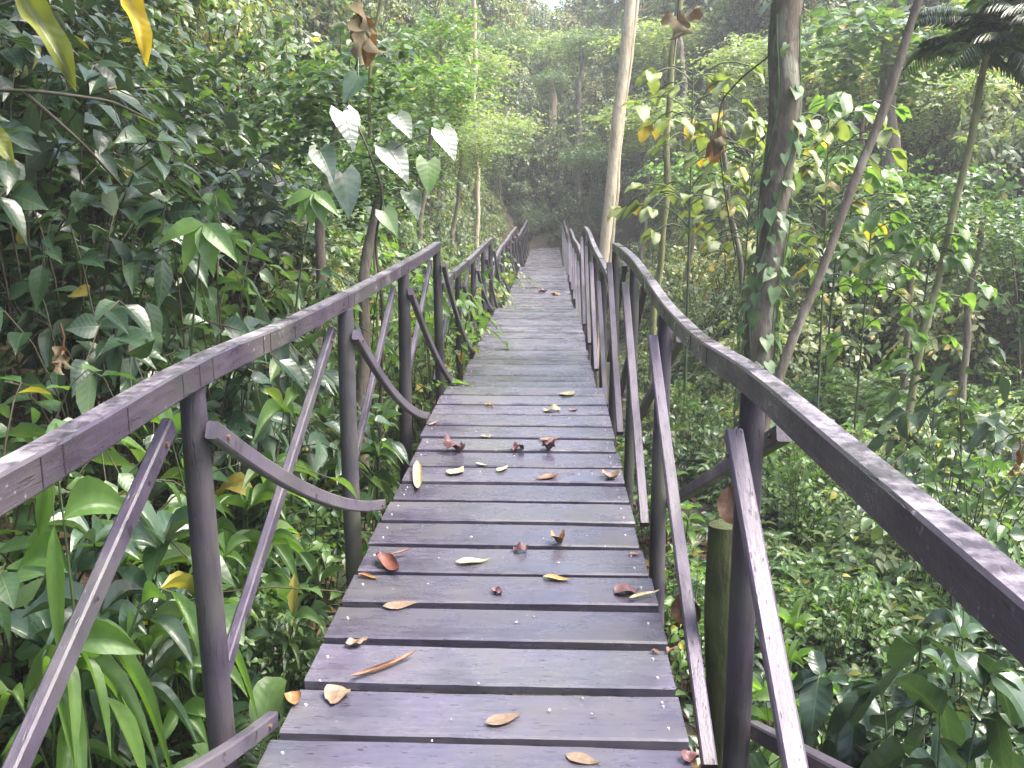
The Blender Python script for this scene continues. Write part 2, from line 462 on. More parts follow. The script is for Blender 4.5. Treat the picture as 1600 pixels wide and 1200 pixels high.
PITCH_Y = 0.29
plank_count = 0
far_planks = Geo()
variants = []
for s in range(8):
    V, F = plank_mesh(100 + s, PITCH_Y - 0.034)
    g = Geo(); g.add(V, F); nb = len(F); rb = random.Random(s)
    for bx in (XL + .05, XR - .05):
        for by in ((-.07, .06) if rb.random() < .4 else (rb.uniform(-.05, .05),)):
            a8 = np.arange(8) * math.pi / 4
            ring = np.stack([bx + rb.uniform(-.01, .01) + .005 * np.cos(a8), by + .005 * np.sin(a8), np.full(8, -.002)], -1)
            topv = ring.copy(); topv[:, 2] = .0035; topv[:, :2] = ring[:, :2].mean(0) + (ring[:, :2] - ring[:, :2].mean(0)) * .8
            jj = np.arange(8); k8 = (jj + 1) % 8
            g.add(np.concatenate([ring, topv]), np.concatenate([np.stack([jj, k8, k8 + 8, jj + 8], -1), np.array([(8, 9, 10, 11), (8, 11, 12, 15), (12, 13, 14, 15)])]))
    me = g.mesh("plank", False)
    me.materials.append(M["plank"]); me.materials.append(M["bolt"])
    mi = np.zeros(len(me.polygons), np.int32); mi[nb:] = 1
    me.polygons.foreach_set("material_index", mi)
    variants.append((V, F, me))
rp = random.Random(5)
for si, (y0, y1, z0, z1) in enumerate(SECT):
    n = int((y1 - y0) / PITCH_Y)
    step = (y1 - y0) / n
    for i in range(n):
        y = y0 + (i + .5) * step
        z = lerp(z0, z1, (y - y0) / (y1 - y0)) + rp.uniform(-.003, .003)
        V, F, me = variants[rp.randrange(8)]
        rot = Euler((rp.uniform(-.006, .006), rp.uniform(-.003, .003), rp.uniform(-.004, .004)))
        if plank_count < 100:
            o = obj("plank", me, None, bridge)
            o.scale = (1, rp.uniform(.93, 1.035), 1)
            o.location = Vector((0, y, z)) + BO
            o.rotation_euler = rot
            plank_count += 1
        else:
            mm = np.array(rot.to_matrix())
            far_planks.add(V @ mm.T + np.array((0, y - .42, z)), F)
o = obj("planking", far_planks.mesh("planking", False), M["plank"], bridge)
o["kind"] = "stuff"

# posts, rails, braces
def interp(pts, y):
    return float(np.interp(y, [p[0] for p in pts], [p[1] for p in pts]))

RAIL_L = [[(0.30, 1.05), (1.65, 1.055), (2.47, 1.088), (3.2, 1.058), (4.38, 1.046), (5.3, 1.052), (6.2, 1.062), (7.3, 1.072), (8.12, 1.085)],
          [(8.22, 0.72), (9.97, 0.725), (12.2, 0.735), (14.2, 0.74), (15.6, 0.75)],
          [(15.75, 0.36), (19, 0.42), (23, 0.46), (26.8, 0.50)],
          [(27.0, 0.12), (33, 0.18), (40.2, 0.24)]]
RAIL_R = [[(0.30, 1.06), (1.15, 1.055), (2.6, 1.048), (3.5, 0.985), (4.7, 0.975), (5.7, 1.03), (6.5, 1.075), (7.4, 1.085), (8.28, 1.07)],
          [(8.4, 0.70), (9.5, 0.73), (11.3, 0.785), (13.6, 0.90), (15.6, 0.93)],
          [(15.75, 0.40), (19, 0.43), (23, 0.40), (26.8, 0.46)],
          [(27.0, 0.10), (33, 0.17), (40.2, 0.24)]]
POST_L = [[0.62, 2.47, 4.38, 6.15, 8.09], [9.97, 11.9, 13.7, 15.5], [17.4, 19.3, 21.2, 23.1, 25.0, 26.7], [28.6, 30.5, 32.4, 34.3, 36.2, 38.1, 40.0]]
POST_R = [[0.62, 2.6, 4.7, 6.5, 8.25], [10.0, 11.8, 13.6, 15.5], [17.4, 19.3, 21.2, 23.1, 25.0, 26.7], [28.6, 30.5, 32.4, 34.3, 36.2, 38.1, 40.0]]
RH, RW = 0.074, 0.060

def smooth_curve(pts, n):
    y = np.array([p[0] for p in pts]); z = np.array([p[1] for p in pts])
    yy = np.linspace(y[0], y[-1], n)
    zz = np.interp(yy, y, z)
    for _ in range(2):
        zz[1:-1] = 0.25 * zz[:-2] + 0.5 * zz[1:-1] + 0.25 * zz[2:]
    return yy, zz

rr_ = np.random.default_rng(11)
for side, rails, posts, px in ((-1, RAIL_L, POST_L, PX_L), (1, RAIL_R, POST_R, PX_R)):
    prev = None
    for si in range(4):
        yy, zz = smooth_curve(rails[si], 36)
        xw = px + 0.008 * np.sin(yy * 1.3 + side)
        g = Geo()
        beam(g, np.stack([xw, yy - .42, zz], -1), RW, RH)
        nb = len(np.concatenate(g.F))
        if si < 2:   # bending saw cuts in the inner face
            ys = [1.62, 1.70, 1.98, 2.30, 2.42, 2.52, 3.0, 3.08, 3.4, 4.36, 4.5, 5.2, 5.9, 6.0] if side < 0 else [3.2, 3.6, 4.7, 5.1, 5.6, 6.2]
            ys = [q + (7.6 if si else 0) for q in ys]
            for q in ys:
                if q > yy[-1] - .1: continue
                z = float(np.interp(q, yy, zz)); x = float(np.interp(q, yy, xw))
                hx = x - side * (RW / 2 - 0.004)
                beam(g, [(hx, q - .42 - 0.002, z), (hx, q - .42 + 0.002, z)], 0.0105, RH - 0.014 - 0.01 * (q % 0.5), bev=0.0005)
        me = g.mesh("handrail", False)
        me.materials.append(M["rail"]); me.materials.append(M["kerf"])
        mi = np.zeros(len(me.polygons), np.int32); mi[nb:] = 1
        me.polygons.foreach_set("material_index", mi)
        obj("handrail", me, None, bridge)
        for py in posts[si]:
            top = float(np.interp(py, yy, zz)) - RH / 2 + 0.004
            bot = float(gz(px, py)) - 0.15
            r0 = 0.037 * rr_.uniform(0.92, 1.08)
            zs = np.linspace(bot, top, 9)
            wob = 0.006 * np.sin(zs * 2.2 + py)
            lean = rr_.uniform(-.006, .006)
            pts = np.stack([px + wob + lean * (zs - top), np.full(9, py - .42) + 0.5 * wob, zs], -1)
            rad = r0 * np.linspace(1.12, 0.98, 9); rad[-1] *= 0.93
            g = Geo(); tube(g, pts, rad, 14)
            obj("post", g.mesh("post"), M["post"], bridge)
            # X braces in the bay that ends at this post
            if prev is not None and abs(py - prev[0]) < 2.3:
                pa, za, da = prev
                pb, zb, db = py, top, deck_z(min(py, 40))
                gs = Geo(); gc = Geo()
                t = np.linspace(0, 1, 12)
                if side < 0:
                    # straight bar outside, rising away from the viewer
                    P = np.stack([np.full(12, px - 0.052), lerp(pa + .10, pb - .06, t) - .42, lerp(da + 0.03, zb - 0.10, t)], -1)
                    beam(gs, P, 0.03, 0.055, up=(0, 0, 1), bev=0.005)
                    # bent bar inside, falling to the edge of the deck
                    sag = rr_.uniform(.07, .13)
                    P = np.stack([lerp(px + 0.055, XL - 0.03, t), lerp(pa - .04, pb + .10, t) - .42, lerp(za - 0.115, db + 0.0, t) - sag * 4 * t * (1 - t)], -1)
                    beam(gc, P, 0.034, 0.05, up=(0, 0, 1), bev=0.005)
                else:
                    bow = rr_.uniform(-.02, .02)
                    P = np.stack([np.full(12, px - 0.062), lerp(pa + .08, pb - .04, t) - .42, lerp(da - 0.20, zb - 0.105, t) + bow * 4 * t * (1 - t)], -1)
                    beam(gs, P, 0.048, 0.036, up=(0, 0, 1), bev=0.005)
                    P = np.stack([np.full(12, px + 0.075), lerp(pa - .05, pb + .14, t) - .42, lerp(za - 0.10, db - 0.10, t)], -1)
                    beam(gc, P, 0.045, 0.05, up=(0, 0, 1), bev=0.005)
                for gb in (gs, gc):
                    Vb = gb.V[0].reshape(12, 8, 3).mean(1); nb = len(np.concatenate(gb.F))
                    for q in (0.35, 10.6):
                        i0 = int(q); cpt = Vb[i0] + (Vb[i0 + 1] - Vb[i0]) * (q - i0)
                        hw_ = np.abs(gb.V[0].reshape(12, 8, 3)[i0, :, 0] - Vb[i0, 0]).max()
                        sx_ = -side
                        tube(gb, [cpt + np.array((sx_ * (hw_ - .004), 0, 0)), cpt + np.array((sx_ * (hw_ + .006), 0, 0))], .0085, 6)
                    me = gb.mesh("brace", False); me.materials.append(M["brace"]); me.materials.append(M["rust"])
                    mi = np.zeros(len(me.polygons), np.int32); mi[nb:] = 1
                    me.polygons.foreach_set("material_index", mi)
                    obj("brace", me, None, bridge)
            prev = (py, top, deck_z(min(py, 40)))
for si, (y0, y1, z0, z1) in enumerate(SECT):
    for x in (XL + 0.12, XR - 0.12):
        g = Geo(); beam(g, [(x, y0 - .42, z0 - .105), (x, (y0 + y1) / 2 - .42, (z0 + z1) / 2 - .105), (x, y1 - .42, z1 - .105)], 0.10, 0.13)
        obj("support_beam", g.mesh("support_beam", False), M["under"], bridge)
    g = Geo()
    for py in POST_L[si]:
        if py > 40: continue
        obj_z = deck_z(py) - .22
        gg = Geo(); beam(gg, [(XL + .04, py - .42 - .06, obj_z), (0, py - .42 - .06, obj_z), (XR - .04, py - .42 - .06, obj_z)], 0.07, 0.10)
        obj("cross_beam", gg.mesh("cross_beam", False), M["under"], bridge)

# ------------------------------------------------------------------ leaves
def leaf_template(kind, rows=6, cols=4, fold=0.18, droop=0.22, wave=0.0):
    """grid of (across -1..1, along 0..1, height); width is scaled on placing"""
    prof = {
        "ovate": ([0, .06, .22, .42, .68, .86, 1], [.05, .42, .90, 1, .66, .24, .015]),
        "lance": ([0, .10, .3, .5, .75, .9, 1], [.06, .40, .85, 1, .72, .32, .015]),
        "strap": ([0, .12, .35, .6, .8, .93, 1], [.30, .55, .95, 1, .72, .32, .015]),
        "round": ([0, .05, .2, .45, .75, .92, 1], [.15, .60, .93, 1, .85, .48, .03]),
        "heart": ([0, .05, .15, .3, .6, .85, 1], [.62, .86, 1, .96, .62, .22, .01]),
        "oblong": ([0, .08, .25, .55, .8, .93, 1], [.08, .5, .92, 1, .8, .4, .03])}[kind]
    ts = np.linspace(0, 1, rows + 1) ** 0.9
    w = np.interp(ts, *prof)
    s = np.linspace(-1, 1, cols + 1)
    T = np.zeros((rows + 1, cols + 1, 3)); UV = np.zeros((rows + 1, cols + 1, 2))
    for i, t in enumerate(ts):
        back = 0
        if kind == "heart": back = 0.20 * max(0, 1 - t / 0.3)
        for j, q in enumerate(s):
            T[i, j] = (q * w[i], t - back * abs(q) ** 1.2, fold * abs(q) * w[i] * 0.5 - droop * t * t + wave * math.sin(t * 9 + (q > 0) * 2) * abs(q) * 0.12)
            UV[i, j] = (0.5 + 0.5 * q * max(w[i], .02), t)
    k = cols + 1
    i = (np.arange(rows)[:, None] * k + np.arange(cols)[None]).ravel()
    F = np.stack([i, i + 1, i + k + 1, i + k], -1)
    return T.reshape(-1, 3), F, UV.reshape(-1, 2)

def norm(a):
    return a / (np.linalg.norm(a, axis=-1, keepdims=True) + 1e-9)

def place_leaves(geo, tm, P, A, Nn, L, asp, bend=None):
    """leaves with base P, axis A, upper normal Nn, length L, half width L*asp"""
    T, F, UV = tm
    P = np.asarray(P, float); A = norm(np.asarray(A, float)); Nn = np.asarray(Nn, float)
    B = norm(np.cross(A, Nn)); Nn = np.cross(B, A)
    L = np.broadcast_to(np.asarray(L, float), (len(P),))
    asp = np.broadcast_to(np.asarray(asp, float), (len(P),))
    V = P[:, None] + (L * asp)[:, None, None] * T[None, :, :1] * B[:, None] + L[:, None, None] * (T[None, :, 1:2] * A[:, None] + T[None, :, 2:] * Nn[:, None])
    if bend is not None:
        V[..., 2] -= (L * bend)[:, None] * (T[None, :, 1] ** 2)
    n, nv = V.shape[:2]
    FF = (F[None] + (np.arange(n) * nv)[:, None, None]).reshape(-1, 4)
    geo.add(V.reshape(-1, 3), FF, np.tile(UV, (n, 1)))

class Plant:
    def __init__(s): s.leaf, s.stem = Geo(), Geo()
    def meshes(s, name, lm, sm):
        a = s.leaf.mesh(name + "_foliage"); a.materials.append(lm)
        b = None
        if s.stem.n:
            b = s.stem.mesh(name + "_stem"); b.materials.append(sm)
        return a, b

def shrub(seed, H, Rr, shoots, per, L, asp, tm, start=0.3, lift=0.35, bend=0.15, ang=55, up=0.75, stem_r=0.008, twigs=0, spread=0.25, sides=5):
    """bush of arching shoots carrying alternate leaves"""
    rng = np.random.default_rng(seed)
    pl = Plant()
    for k in range(shoots):
        az = k * 2.39996 + rng.uniform(-.4, .4)
        out = Rr * math.sqrt((k + .5) / shoots) * rng.uniform(.8, 1.15)
        h = H * rng.uniform(.72, 1.08) * (1 - 0.35 * (out / Rr) ** 2)
        o = np.array((math.cos(az), math.sin(az), 0))
        b = np.array((rng.normal(0, spread * Rr * .4), rng.normal(0, spread * Rr * .4), -0.05))
        t = np.linspace(0, 1, 9)
        wob = rng.normal(0, .03 * H, 3) * np.array((1, 1, 0))
        pts = b + out * o * (t ** 1.6)[:, None] + np.array((0, 0, h)) * (np.sin(t * (0.5 + lift * .2) * np.pi) / math.sin((0.5 + lift * .2) * np.pi) * 1.0)[:, None] + wob * np.sin(t * 3.1)[:, None]
        tube(pl.stem, pts, np.linspace(stem_r, stem_r * .35, 9), sides, cap=False)
        n = int(per * rng.uniform(.8, 1.2))
        tt = start + (1 - start) * (np.arange(n) + rng.uniform(0, .6, n)) / n
        tt = np.clip(tt, 0, 1); tt[-1] = 1
        p = np.stack([np.interp(tt, t, pts[:, i]) for i in range(3)], -1)
        tg = norm(np.stack([np.interp(tt, t, np.gradient(pts[:, i])) for i in range(3)], -1))
        hor = norm(np.cross(tg, (0, 0, 1.0)) + 1e-6)
        side = np.where(np.arange(n) % 2 == 0, 1.0, -1.0)[:, None]
        a = np.radians(ang + rng.normal(0, 14, n))[:, None]
        roll = rng.normal(0, .55, n)[:, None]
        lat = hor * side * np.cos(roll) + np.cross(hor, tg) * np.sin(roll)
        A = tg * np.cos(a) + lat * np.sin(a)
        A[-1] = tg[-1]
        A[:, 2] = A[:, 2] * 0.6 + rng.normal(-.08, .15, n)
        Nn = up * np.array((0, 0, 1.0)) + (1 - up) * o + rng.normal(0, .28, (n, 3))
        Ls = L * rng.uniform(.65, 1.2, n) * (1 - .35 * np.abs(tt - .75))
        place_leaves(pl.leaf, tm, p, A, Nn, Ls, asp * rng.uniform(.85, 1.15, n), bend * rng.uniform(.2, 1.8, n))
    return pl

def rosette(seed, n, L, asp, tm, elev=(25, 80), bend=0.55, stalk=0.0, base_r=0.03):
    """leaves arching up and out from one base"""
    rng = np.random.default_rng(seed); pl = Plant()
    az = np.arange(n) * 2.39996 + rng.uniform(-.3, .3, n)
    el = np.radians(np.linspace(elev[1], elev[0], n) + rng.normal(0, 6, n))
    A = np.stack([np.cos(az) * np.cos(el), np.sin(az) * np.cos(el), np.sin(el)], -1)
    Nn = np.stack([-np.cos(az) * np.sin(el), -np.sin(az) * np.sin(el), np.cos(el)], -1) + rng.normal(0, .15, (n, 3))
    Ls = L * rng.uniform(.7, 1.15, n)
    st = stalk * rng.uniform(.6, 1.2, n)
    P = np.stack([np.cos(az), np.sin(az), np.zeros(n)], -1) * base_r + A * st[:, None]
    for i in range(n):
        if st[i] > 0.02:
            q = np.linspace(0, 1, 5)[:, None]
            b = np.array((math.cos(az[i]) * base_r * .4, math.sin(az[i]) * base_r * .4, -0.04))
            tube(pl.stem, b + (P[i] - b) * q + np.array((0, 0, .06)) * st[i] * np.sin(q * 3.14), np.linspace(.007, .004, 5), 5, cap=False)
    if not pl.stem.n:
        tube(pl.stem, [(0, 0, -.06), (0, 0, .02), (0, 0, .06)], [.02, .018, .01], 6)
    place_leaves(pl.leaf, tm, P, A, Nn, Ls, asp * rng.uniform(.85, 1.15, n), bend * rng.uniform(.6, 1.3, n))
    return pl

def whorled(seed, stems, H, tips, L, asp, tm, spread=0.3, tiers=2, elev=18, bend=.25):
    """upright stems each ending in whorls of leaves"""
    rng = np.random.default_rng(seed); pl = Plant()
    for k in range(stems):
        az0 = k * 2.4 + rng.uniform(0, 1)
        lean = spread * rng.uniform(.2, 1)
        h = H * rng.uniform(.65, 1.1)
        t = np.linspace(0, 1, 7)
        pts = np.stack([math.cos(az0) * lean * t ** 1.5, math.sin(az0) * lean * t ** 1.5, h * t - .05], -1) + np.array((rng.normal(0, .05), rng.normal(0, .05), 0))
        tube(pl.stem, pts, np.linspace(.007, .003, 7), 5, cap=False)
        for q in range(tiers):
            f = 1 - 0.2 * q
            c = np.array([np.interp(f, t, pts[:, i]) for i in range(3)])
            n = tips - (q > 1)
            az = rng.uniform(0, 6.28) + np.arange(n) * 6.283 / n + rng.normal(0, .25, n)
            el = np.radians(elev + 25 * (q == 0) * rng.uniform(0, 1, n) - 8 * q + rng.normal(0, 10, n))
            A = np.stack([np.cos(az) * np.cos(el), np.sin(az) * np.cos(el), np.sin(el)], -1)
            Nn = np.array((0, 0, 1.0)) + rng.normal(0, .25, (n, 3))
            place_leaves(pl.leaf, tm, np.tile(c, (n, 1)), A, Nn, L * rng.uniform(.6, 1.15, n) * (1 + .1 * q), asp * rng.uniform(.85, 1.15, n), bend * rng.uniform(.3, 1.6, n))
    return pl

def umbrella(seed, H, nleaf, L, tm, lean=(0, 0), spread=0.5, asp=.42):
    """slender stem, long stalks with broad flat leaves held level"""
    rng = np.random.default_rng(seed); pl = Plant()
    t = np.linspace(0, 1, 10)
    pts = np.stack([lean[0] * t ** 1.4, lean[1] * t ** 1.4, H * t - .05], -1)
    tube(pl.stem, pts, np.linspace(.016, .007, 10), 6, cap=False)
    for k in range(nleaf):
        f = 1 - 0.42 * rng.uniform(0, 1) ** 1.4
        c = np.array([np.interp(f, t, pts[:, i]) for i in range(3)])
        az = k * 2.39996 + rng.uniform(-.3, .3)
        ln = spread * rng.uniform(.35, 1.1)
        e = c + np.array((math.cos(az) * ln, math.sin(az) * ln, rng.uniform(-.05, .3) * ln))
        q = np.linspace(0, 1, 5)[:, None]
        tube(pl.stem, c + (e - c) * q + np.array((0, 0, .12 * ln)) * np.sin(q * 3.14), .004, 4, cap=False)
        m = rng.integers(2, 4)
        a2 = az + np.array((0, .9, -.9, 1.9))[:m] + rng.normal(0, .2, m)
        A = np.stack([np.cos(a2), np.sin(a2), rng.normal(-.12, .12, m)], -1)
        place_leaves(pl.leaf, tm, np.tile(e, (m, 1)), A, np.array((0, 0, 1.0)) + rng.normal(0, .22, (m, 3)), L * rng.uniform(.7, 1.15, m), asp, rng.uniform(.02, .25, m))
    return pl

def fern(seed, n, L, elev=(20, 65), bend=.45, leaf=.10, tm=None, asp=.16, stalk=.1, pairs=16):
    """fronds with paired leaflets (fern or small palm)"""
    rng = np.random.default_rng(seed); pl = Plant()
    for k in range(n):
        az = k * 2.39996 + rng.uniform(-.25, .25); el = math.radians(rng.uniform(*elev))
        l = L * rng.uniform(.7, 1.1)
        t = np.linspace(0, 1, 14)
        o = np.array((math.cos(az), math.sin(az), 0))
        pts = o * (math.cos(el) * l * t)[:, None] + np.array((0, 0, 1.0)) * (math.sin(el) * l * t - bend * l * t ** 2.2)[:, None]
        tube(pl.stem, pts, np.linspace(.008, .002, 14), 4, cap=False)
        tt = np.repeat(np.linspace(stalk + .05, .98, pairs), 2)
        sd = np.tile([1.0, -1.0], pairs)[:, None]
        p = np.stack([np.interp(tt, t, pts[:, i]) for i in range(3)], -1)
        tg = norm(np.stack([np.interp(tt, t, np.gradient(pts[:, i])) for i in range(3)], -1))
        lat = norm(np.cross(tg, (0, 0, 1.0)) + 1e-6)
        A = lat * sd * .85 + tg * .55 + np.array((0, 0, -.12))
        Nn = np.cross(lat, tg) + rng.normal(0, .12, (2 * pairs, 3))
        Nn *= np.sign(Nn[:, 2:] + 1e-6)
        place_leaves(pl.leaf, tm, p, A, Nn, leaf * l * np.sin(np.clip(tt * 2.6 + .35, 0, 3.0)) * rng.uniform(.85, 1.1, 2 * pairs) + .01, asp, .2)
    return pl

OV = leaf_template("ovate", 6, 4)
OV_S = leaf_template("ovate", 4, 2)
LA = leaf_template("lance", 7, 4, fold=.3, droop=.12)
LA_S = leaf_template("lance", 4, 2, fold=.3, droop=.15)
ST = leaf_template("strap", 10, 4, fold=.35, droop=.15, wave=.2)
RO = leaf_template("round", 9, 6, fold=.12, droop=.15, wave=.3)
HE = leaf_template("heart", 8, 6, fold=.12, droop=.16)
OB = leaf_template("oblong", 6, 4, fold=.15, droop=.2, wave=.2)
FAR = leaf_template("ovate", 2, 1, fold=0, droop=.3)
MID = leaf_template("ovate", 3, 2, fold=.25, droop=.2)

def scatter(name, protos, places, mats, label, cat, stem_mat=None, seed=0):
    """one uncountable mass: all its leaves in one mesh, its stems in a child; places = (x, y, z, scale, material index)"""
    rng = np.random.default_rng(seed)
    g = Geo(); gs = Geo(); mi = []
    pre = [(p.leaf.cat(), p.stem.cat() if p.stem.n else None) for p in protos]
    for (x, y, z, s, m_) in places:
        k = rng.integers(len(pre)); (V, F, U), st = pre[k]
        a = rng.uniform(0, 6.283); c, sn = math.cos(a), math.sin(a)
        tx, ty = rng.normal(0, .12, 2)
        m = np.array([[c, -sn, tx], [sn, c, ty], [-tx * .5, -ty * .5, 1]]) * s * np.array([1, 1, rng.uniform(.85, 1.15)])
        off = np.array((x, y, z))
        g.add(V @ m.T + off, F, U); mi.append(np.full(len(F), m_, np.int32))
        if st is not None and stem_mat is not None: gs.add(st[0] @ m.T + off, st[1], st[2])
    me = g.mesh(name)
    for q in mats: me.materials.append(q)
    me.polygons.foreach_set("material_index", np.concatenate(mi))
    o = obj(name, me)
    set_props(o, label, cat, kind="stuff")
    if gs.n:
        c = obj("stems", gs.mesh(name + "_stems"), stem_mat, o); c["kind"] = "stuff"
    return o

rng = np.random.default_rng(3)
def clear_of_bridge(x, y, m=0.25):
    return (x < PX_L - m) | (x > PX_R + m)

# ---- low ground cover close by
near_protos = [shrub(20 + i, .42, .30, 7, 8, .085, .30, OV_S, start=.25, stem_r=.004, sides=4) for i in range(3)] + \
              [whorled(30 + i, 4, .40, 5, .15, .20, LA_S, spread=.2, tiers=3) for i in range(2)] + \
              [shrub(40, .5, .36, 8, 9, .065, .34, OV_S, start=.2, stem_r=.004, sides=4)] + \
              [fern(41, 7, .5, tm=MID, leaf=.22, pairs=11)]
pl = []
for k in range(1500):
    y = rng.uniform(1.0, 14); x = rng.uniform(-4.2, 7.0)
    if not clear_of_bridge(x, y, .28): continue
    if rng.uniform() < .15 and x < 0: continue
    pl.append((x, y, float(gz(x, y)), rng.uniform(.6, 1.3), int(rng.choice(3, p=[.2, .78, .02] if (x > .5 and y < 5.5) else [.5, .3, .2]))))
scatter("ground_cover", near_protos, pl, [M["l_mid"], M["l_dark"], M["l_bright"]], "low tangle of small leafy seedlings and herbs covering the slope beside the bridge", "ground cover", M["stem_g"], 1)
pl = []
for k in range(1500):
    y = rng.uniform(.8, 10); x = rng.uniform(-3.5, 4.5)
    pl.append((x, y, float(gz(x, y)) + .012, rng.uniform(.7, 1.3), 0))
lit = Plant(); rl = np.random.default_rng(8)
place_leaves(lit.leaf, OV_S, rl.uniform(-.2, .2, (7, 3)) * (1, 1, .05), np.concatenate([rl.normal(0, 1, (7, 2)), rl.normal(0, .1, (7, 1))], 1), np.array((0, 0, 1.)) + rl.normal(0, .25, (7, 3)), rl.uniform(.06, .14, 7), .3)
scatter("leaf_litter", [lit], pl, [M["l_litter"]], "brown dead leaves strewn over the soil beneath the bridge", "leaf litter", None, 2)

# ---- understorey to the right and farther off
mid_protos = [shrub(50 + i, .75, .85, 22, 15, .13, .32, MID, start=.08, stem_r=.0035, sides=4, up=.8, bend=.05, lift=.7) for i in range(4)]
mid_protos += [shrub(57, .8, .85, 24, 18, .095, .34, MID, start=.08, stem_r=.0035, sides=4, up=.8, bend=.05, lift=.7)]
mid_protos += [whorled(60 + i, 9, .9, 6, .19, .17, MID, spread=.5, tiers=3) for i in range(2)]
mid_protos += [fern(64, 9, .95, tm=FAR, leaf=.2, pairs=14)]
pl = []
for k in range(1900):
    y = 3.4 + 21 * rng.uniform(0, 1) ** 1.2; x = rng.uniform(1.3, 16)
    if x > .62 * y + 2.5: continue
    if x < 0.06 * y + 1.25: continue
    pl.append((x, y, float(gz(x, y)) - .1, rng.uniform(.5, 1.1) * (.75 if y < 6 else 1), int(rng.choice(4, p=[.28, .68, .02, .02] if y < 5.2 else [.32, .13, .33, .22]))))
scatter("undergrowth", mid_protos, pl, [M["l_mid"], M["l_dark"], M["l_bright"], M["l_far"]], "dense mixed green understorey filling the valley on the open side of the bridge", "undergrowth", M["stem_b"], 3)

# ---- left slope, thick dark growth
slope_protos = [shrub(70 + i, 1.15, 1.1, 20, 12, .165, .30, OV_S, start=.12, stem_r=.006, sides=4, up=.72, lift=.8, bend=.06) for i in range(3)]
slope_protos += [shrub(74, 1.15, 1.0, 24, 17, .09, .32, MID, start=.12, stem_r=.005, sides=4, up=.72, lift=.8, bend=.06)]
slope_protos += [whorled(75, 9, 1.3, 6, .22, .18, LA_S, spread=.6, tiers=4)]
pl = []
for k in range(820):
    y = rng.uniform(2.2, 19); x = rng.uniform(-11, -2.2 if y < 7 else -2.75)
    z = float(gz(x, y))
    if x < -.62 * y - 2.5: continue
    if y < 7.5 and x > -3.5 and rng.uniform() < .86: continue
    if y > 7 and x < -6 and rng.uniform() < .5: continue
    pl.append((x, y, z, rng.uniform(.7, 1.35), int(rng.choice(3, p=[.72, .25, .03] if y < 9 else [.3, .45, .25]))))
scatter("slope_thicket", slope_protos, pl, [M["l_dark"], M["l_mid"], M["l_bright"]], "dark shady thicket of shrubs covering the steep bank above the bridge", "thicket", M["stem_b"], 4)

# ---- far wood
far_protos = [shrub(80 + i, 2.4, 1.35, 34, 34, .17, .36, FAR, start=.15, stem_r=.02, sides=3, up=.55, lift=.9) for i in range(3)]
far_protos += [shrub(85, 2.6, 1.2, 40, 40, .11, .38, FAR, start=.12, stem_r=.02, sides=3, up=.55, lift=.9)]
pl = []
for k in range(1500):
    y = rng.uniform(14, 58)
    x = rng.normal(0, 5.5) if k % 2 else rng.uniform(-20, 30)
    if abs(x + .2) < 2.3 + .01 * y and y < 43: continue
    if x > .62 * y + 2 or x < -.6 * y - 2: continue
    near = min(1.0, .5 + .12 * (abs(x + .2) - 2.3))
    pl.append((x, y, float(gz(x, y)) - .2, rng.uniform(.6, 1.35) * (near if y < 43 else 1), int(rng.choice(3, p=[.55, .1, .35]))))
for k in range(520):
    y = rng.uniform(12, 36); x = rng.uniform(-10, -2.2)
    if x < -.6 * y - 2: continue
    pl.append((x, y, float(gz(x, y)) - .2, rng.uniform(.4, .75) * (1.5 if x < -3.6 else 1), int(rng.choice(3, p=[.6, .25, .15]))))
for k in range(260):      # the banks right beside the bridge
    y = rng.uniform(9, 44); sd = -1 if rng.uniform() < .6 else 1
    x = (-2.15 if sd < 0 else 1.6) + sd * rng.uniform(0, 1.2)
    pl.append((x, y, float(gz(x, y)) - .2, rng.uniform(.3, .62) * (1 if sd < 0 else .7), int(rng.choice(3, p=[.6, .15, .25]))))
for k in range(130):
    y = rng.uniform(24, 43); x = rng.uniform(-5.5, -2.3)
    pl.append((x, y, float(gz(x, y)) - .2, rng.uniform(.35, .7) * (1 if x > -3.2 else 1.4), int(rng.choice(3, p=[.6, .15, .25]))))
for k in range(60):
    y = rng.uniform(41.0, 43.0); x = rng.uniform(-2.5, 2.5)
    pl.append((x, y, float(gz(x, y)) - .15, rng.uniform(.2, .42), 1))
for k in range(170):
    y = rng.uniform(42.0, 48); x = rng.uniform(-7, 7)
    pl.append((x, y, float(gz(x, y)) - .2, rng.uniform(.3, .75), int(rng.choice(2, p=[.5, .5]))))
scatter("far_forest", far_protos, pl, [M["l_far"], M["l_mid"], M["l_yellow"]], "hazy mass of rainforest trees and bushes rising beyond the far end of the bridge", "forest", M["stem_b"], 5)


# ------------------------------------------------------------------ plants one can tell apart
M["bark_pale"] = bark_mat("pale_bark", (0.34, 0.28, 0.20), (0.50, 0.43, 0.32), (0.26, 0.22, 0.14), rough=0.7, patch=0.55)
M["bark_dark"] = bark_mat("dark_mossy_bark", (0.065, 0.054, 0.042), (0.17, 0.14, 0.11), (0.25, 0.24, 0.19), patch=0.52)
M["bark_grey"] = bark_mat("grey_brown_bark", (0.10, 0.08, 0.06), (0.22, 0.18, 0.14), (0.28, 0.25, 0.2), patch=0.58)
M["bark_moss"] = bark_mat("mossy_bark", (0.022, 0.030, 0.008), (0.060, 0.072, 0.018), (0.035, 0.025, 0.014), patch=0.6, rough=0.95)
M["bark_green"] = bark_mat("greenish_bark", (0.12, 0.13, 0.05), (0.24, 0.24, 0.11), (0.3, 0.27, 0.16), patch=0.55)
M["dead"] = leaf_mat("dead_brown_leaf", [(0.07, 0.028, 0.016), (0.12, 0.05, 0.028), (0.17, 0.08, 0.04)], rough=0.6, trans=0.2, veins=6, vein_amt=0.2)
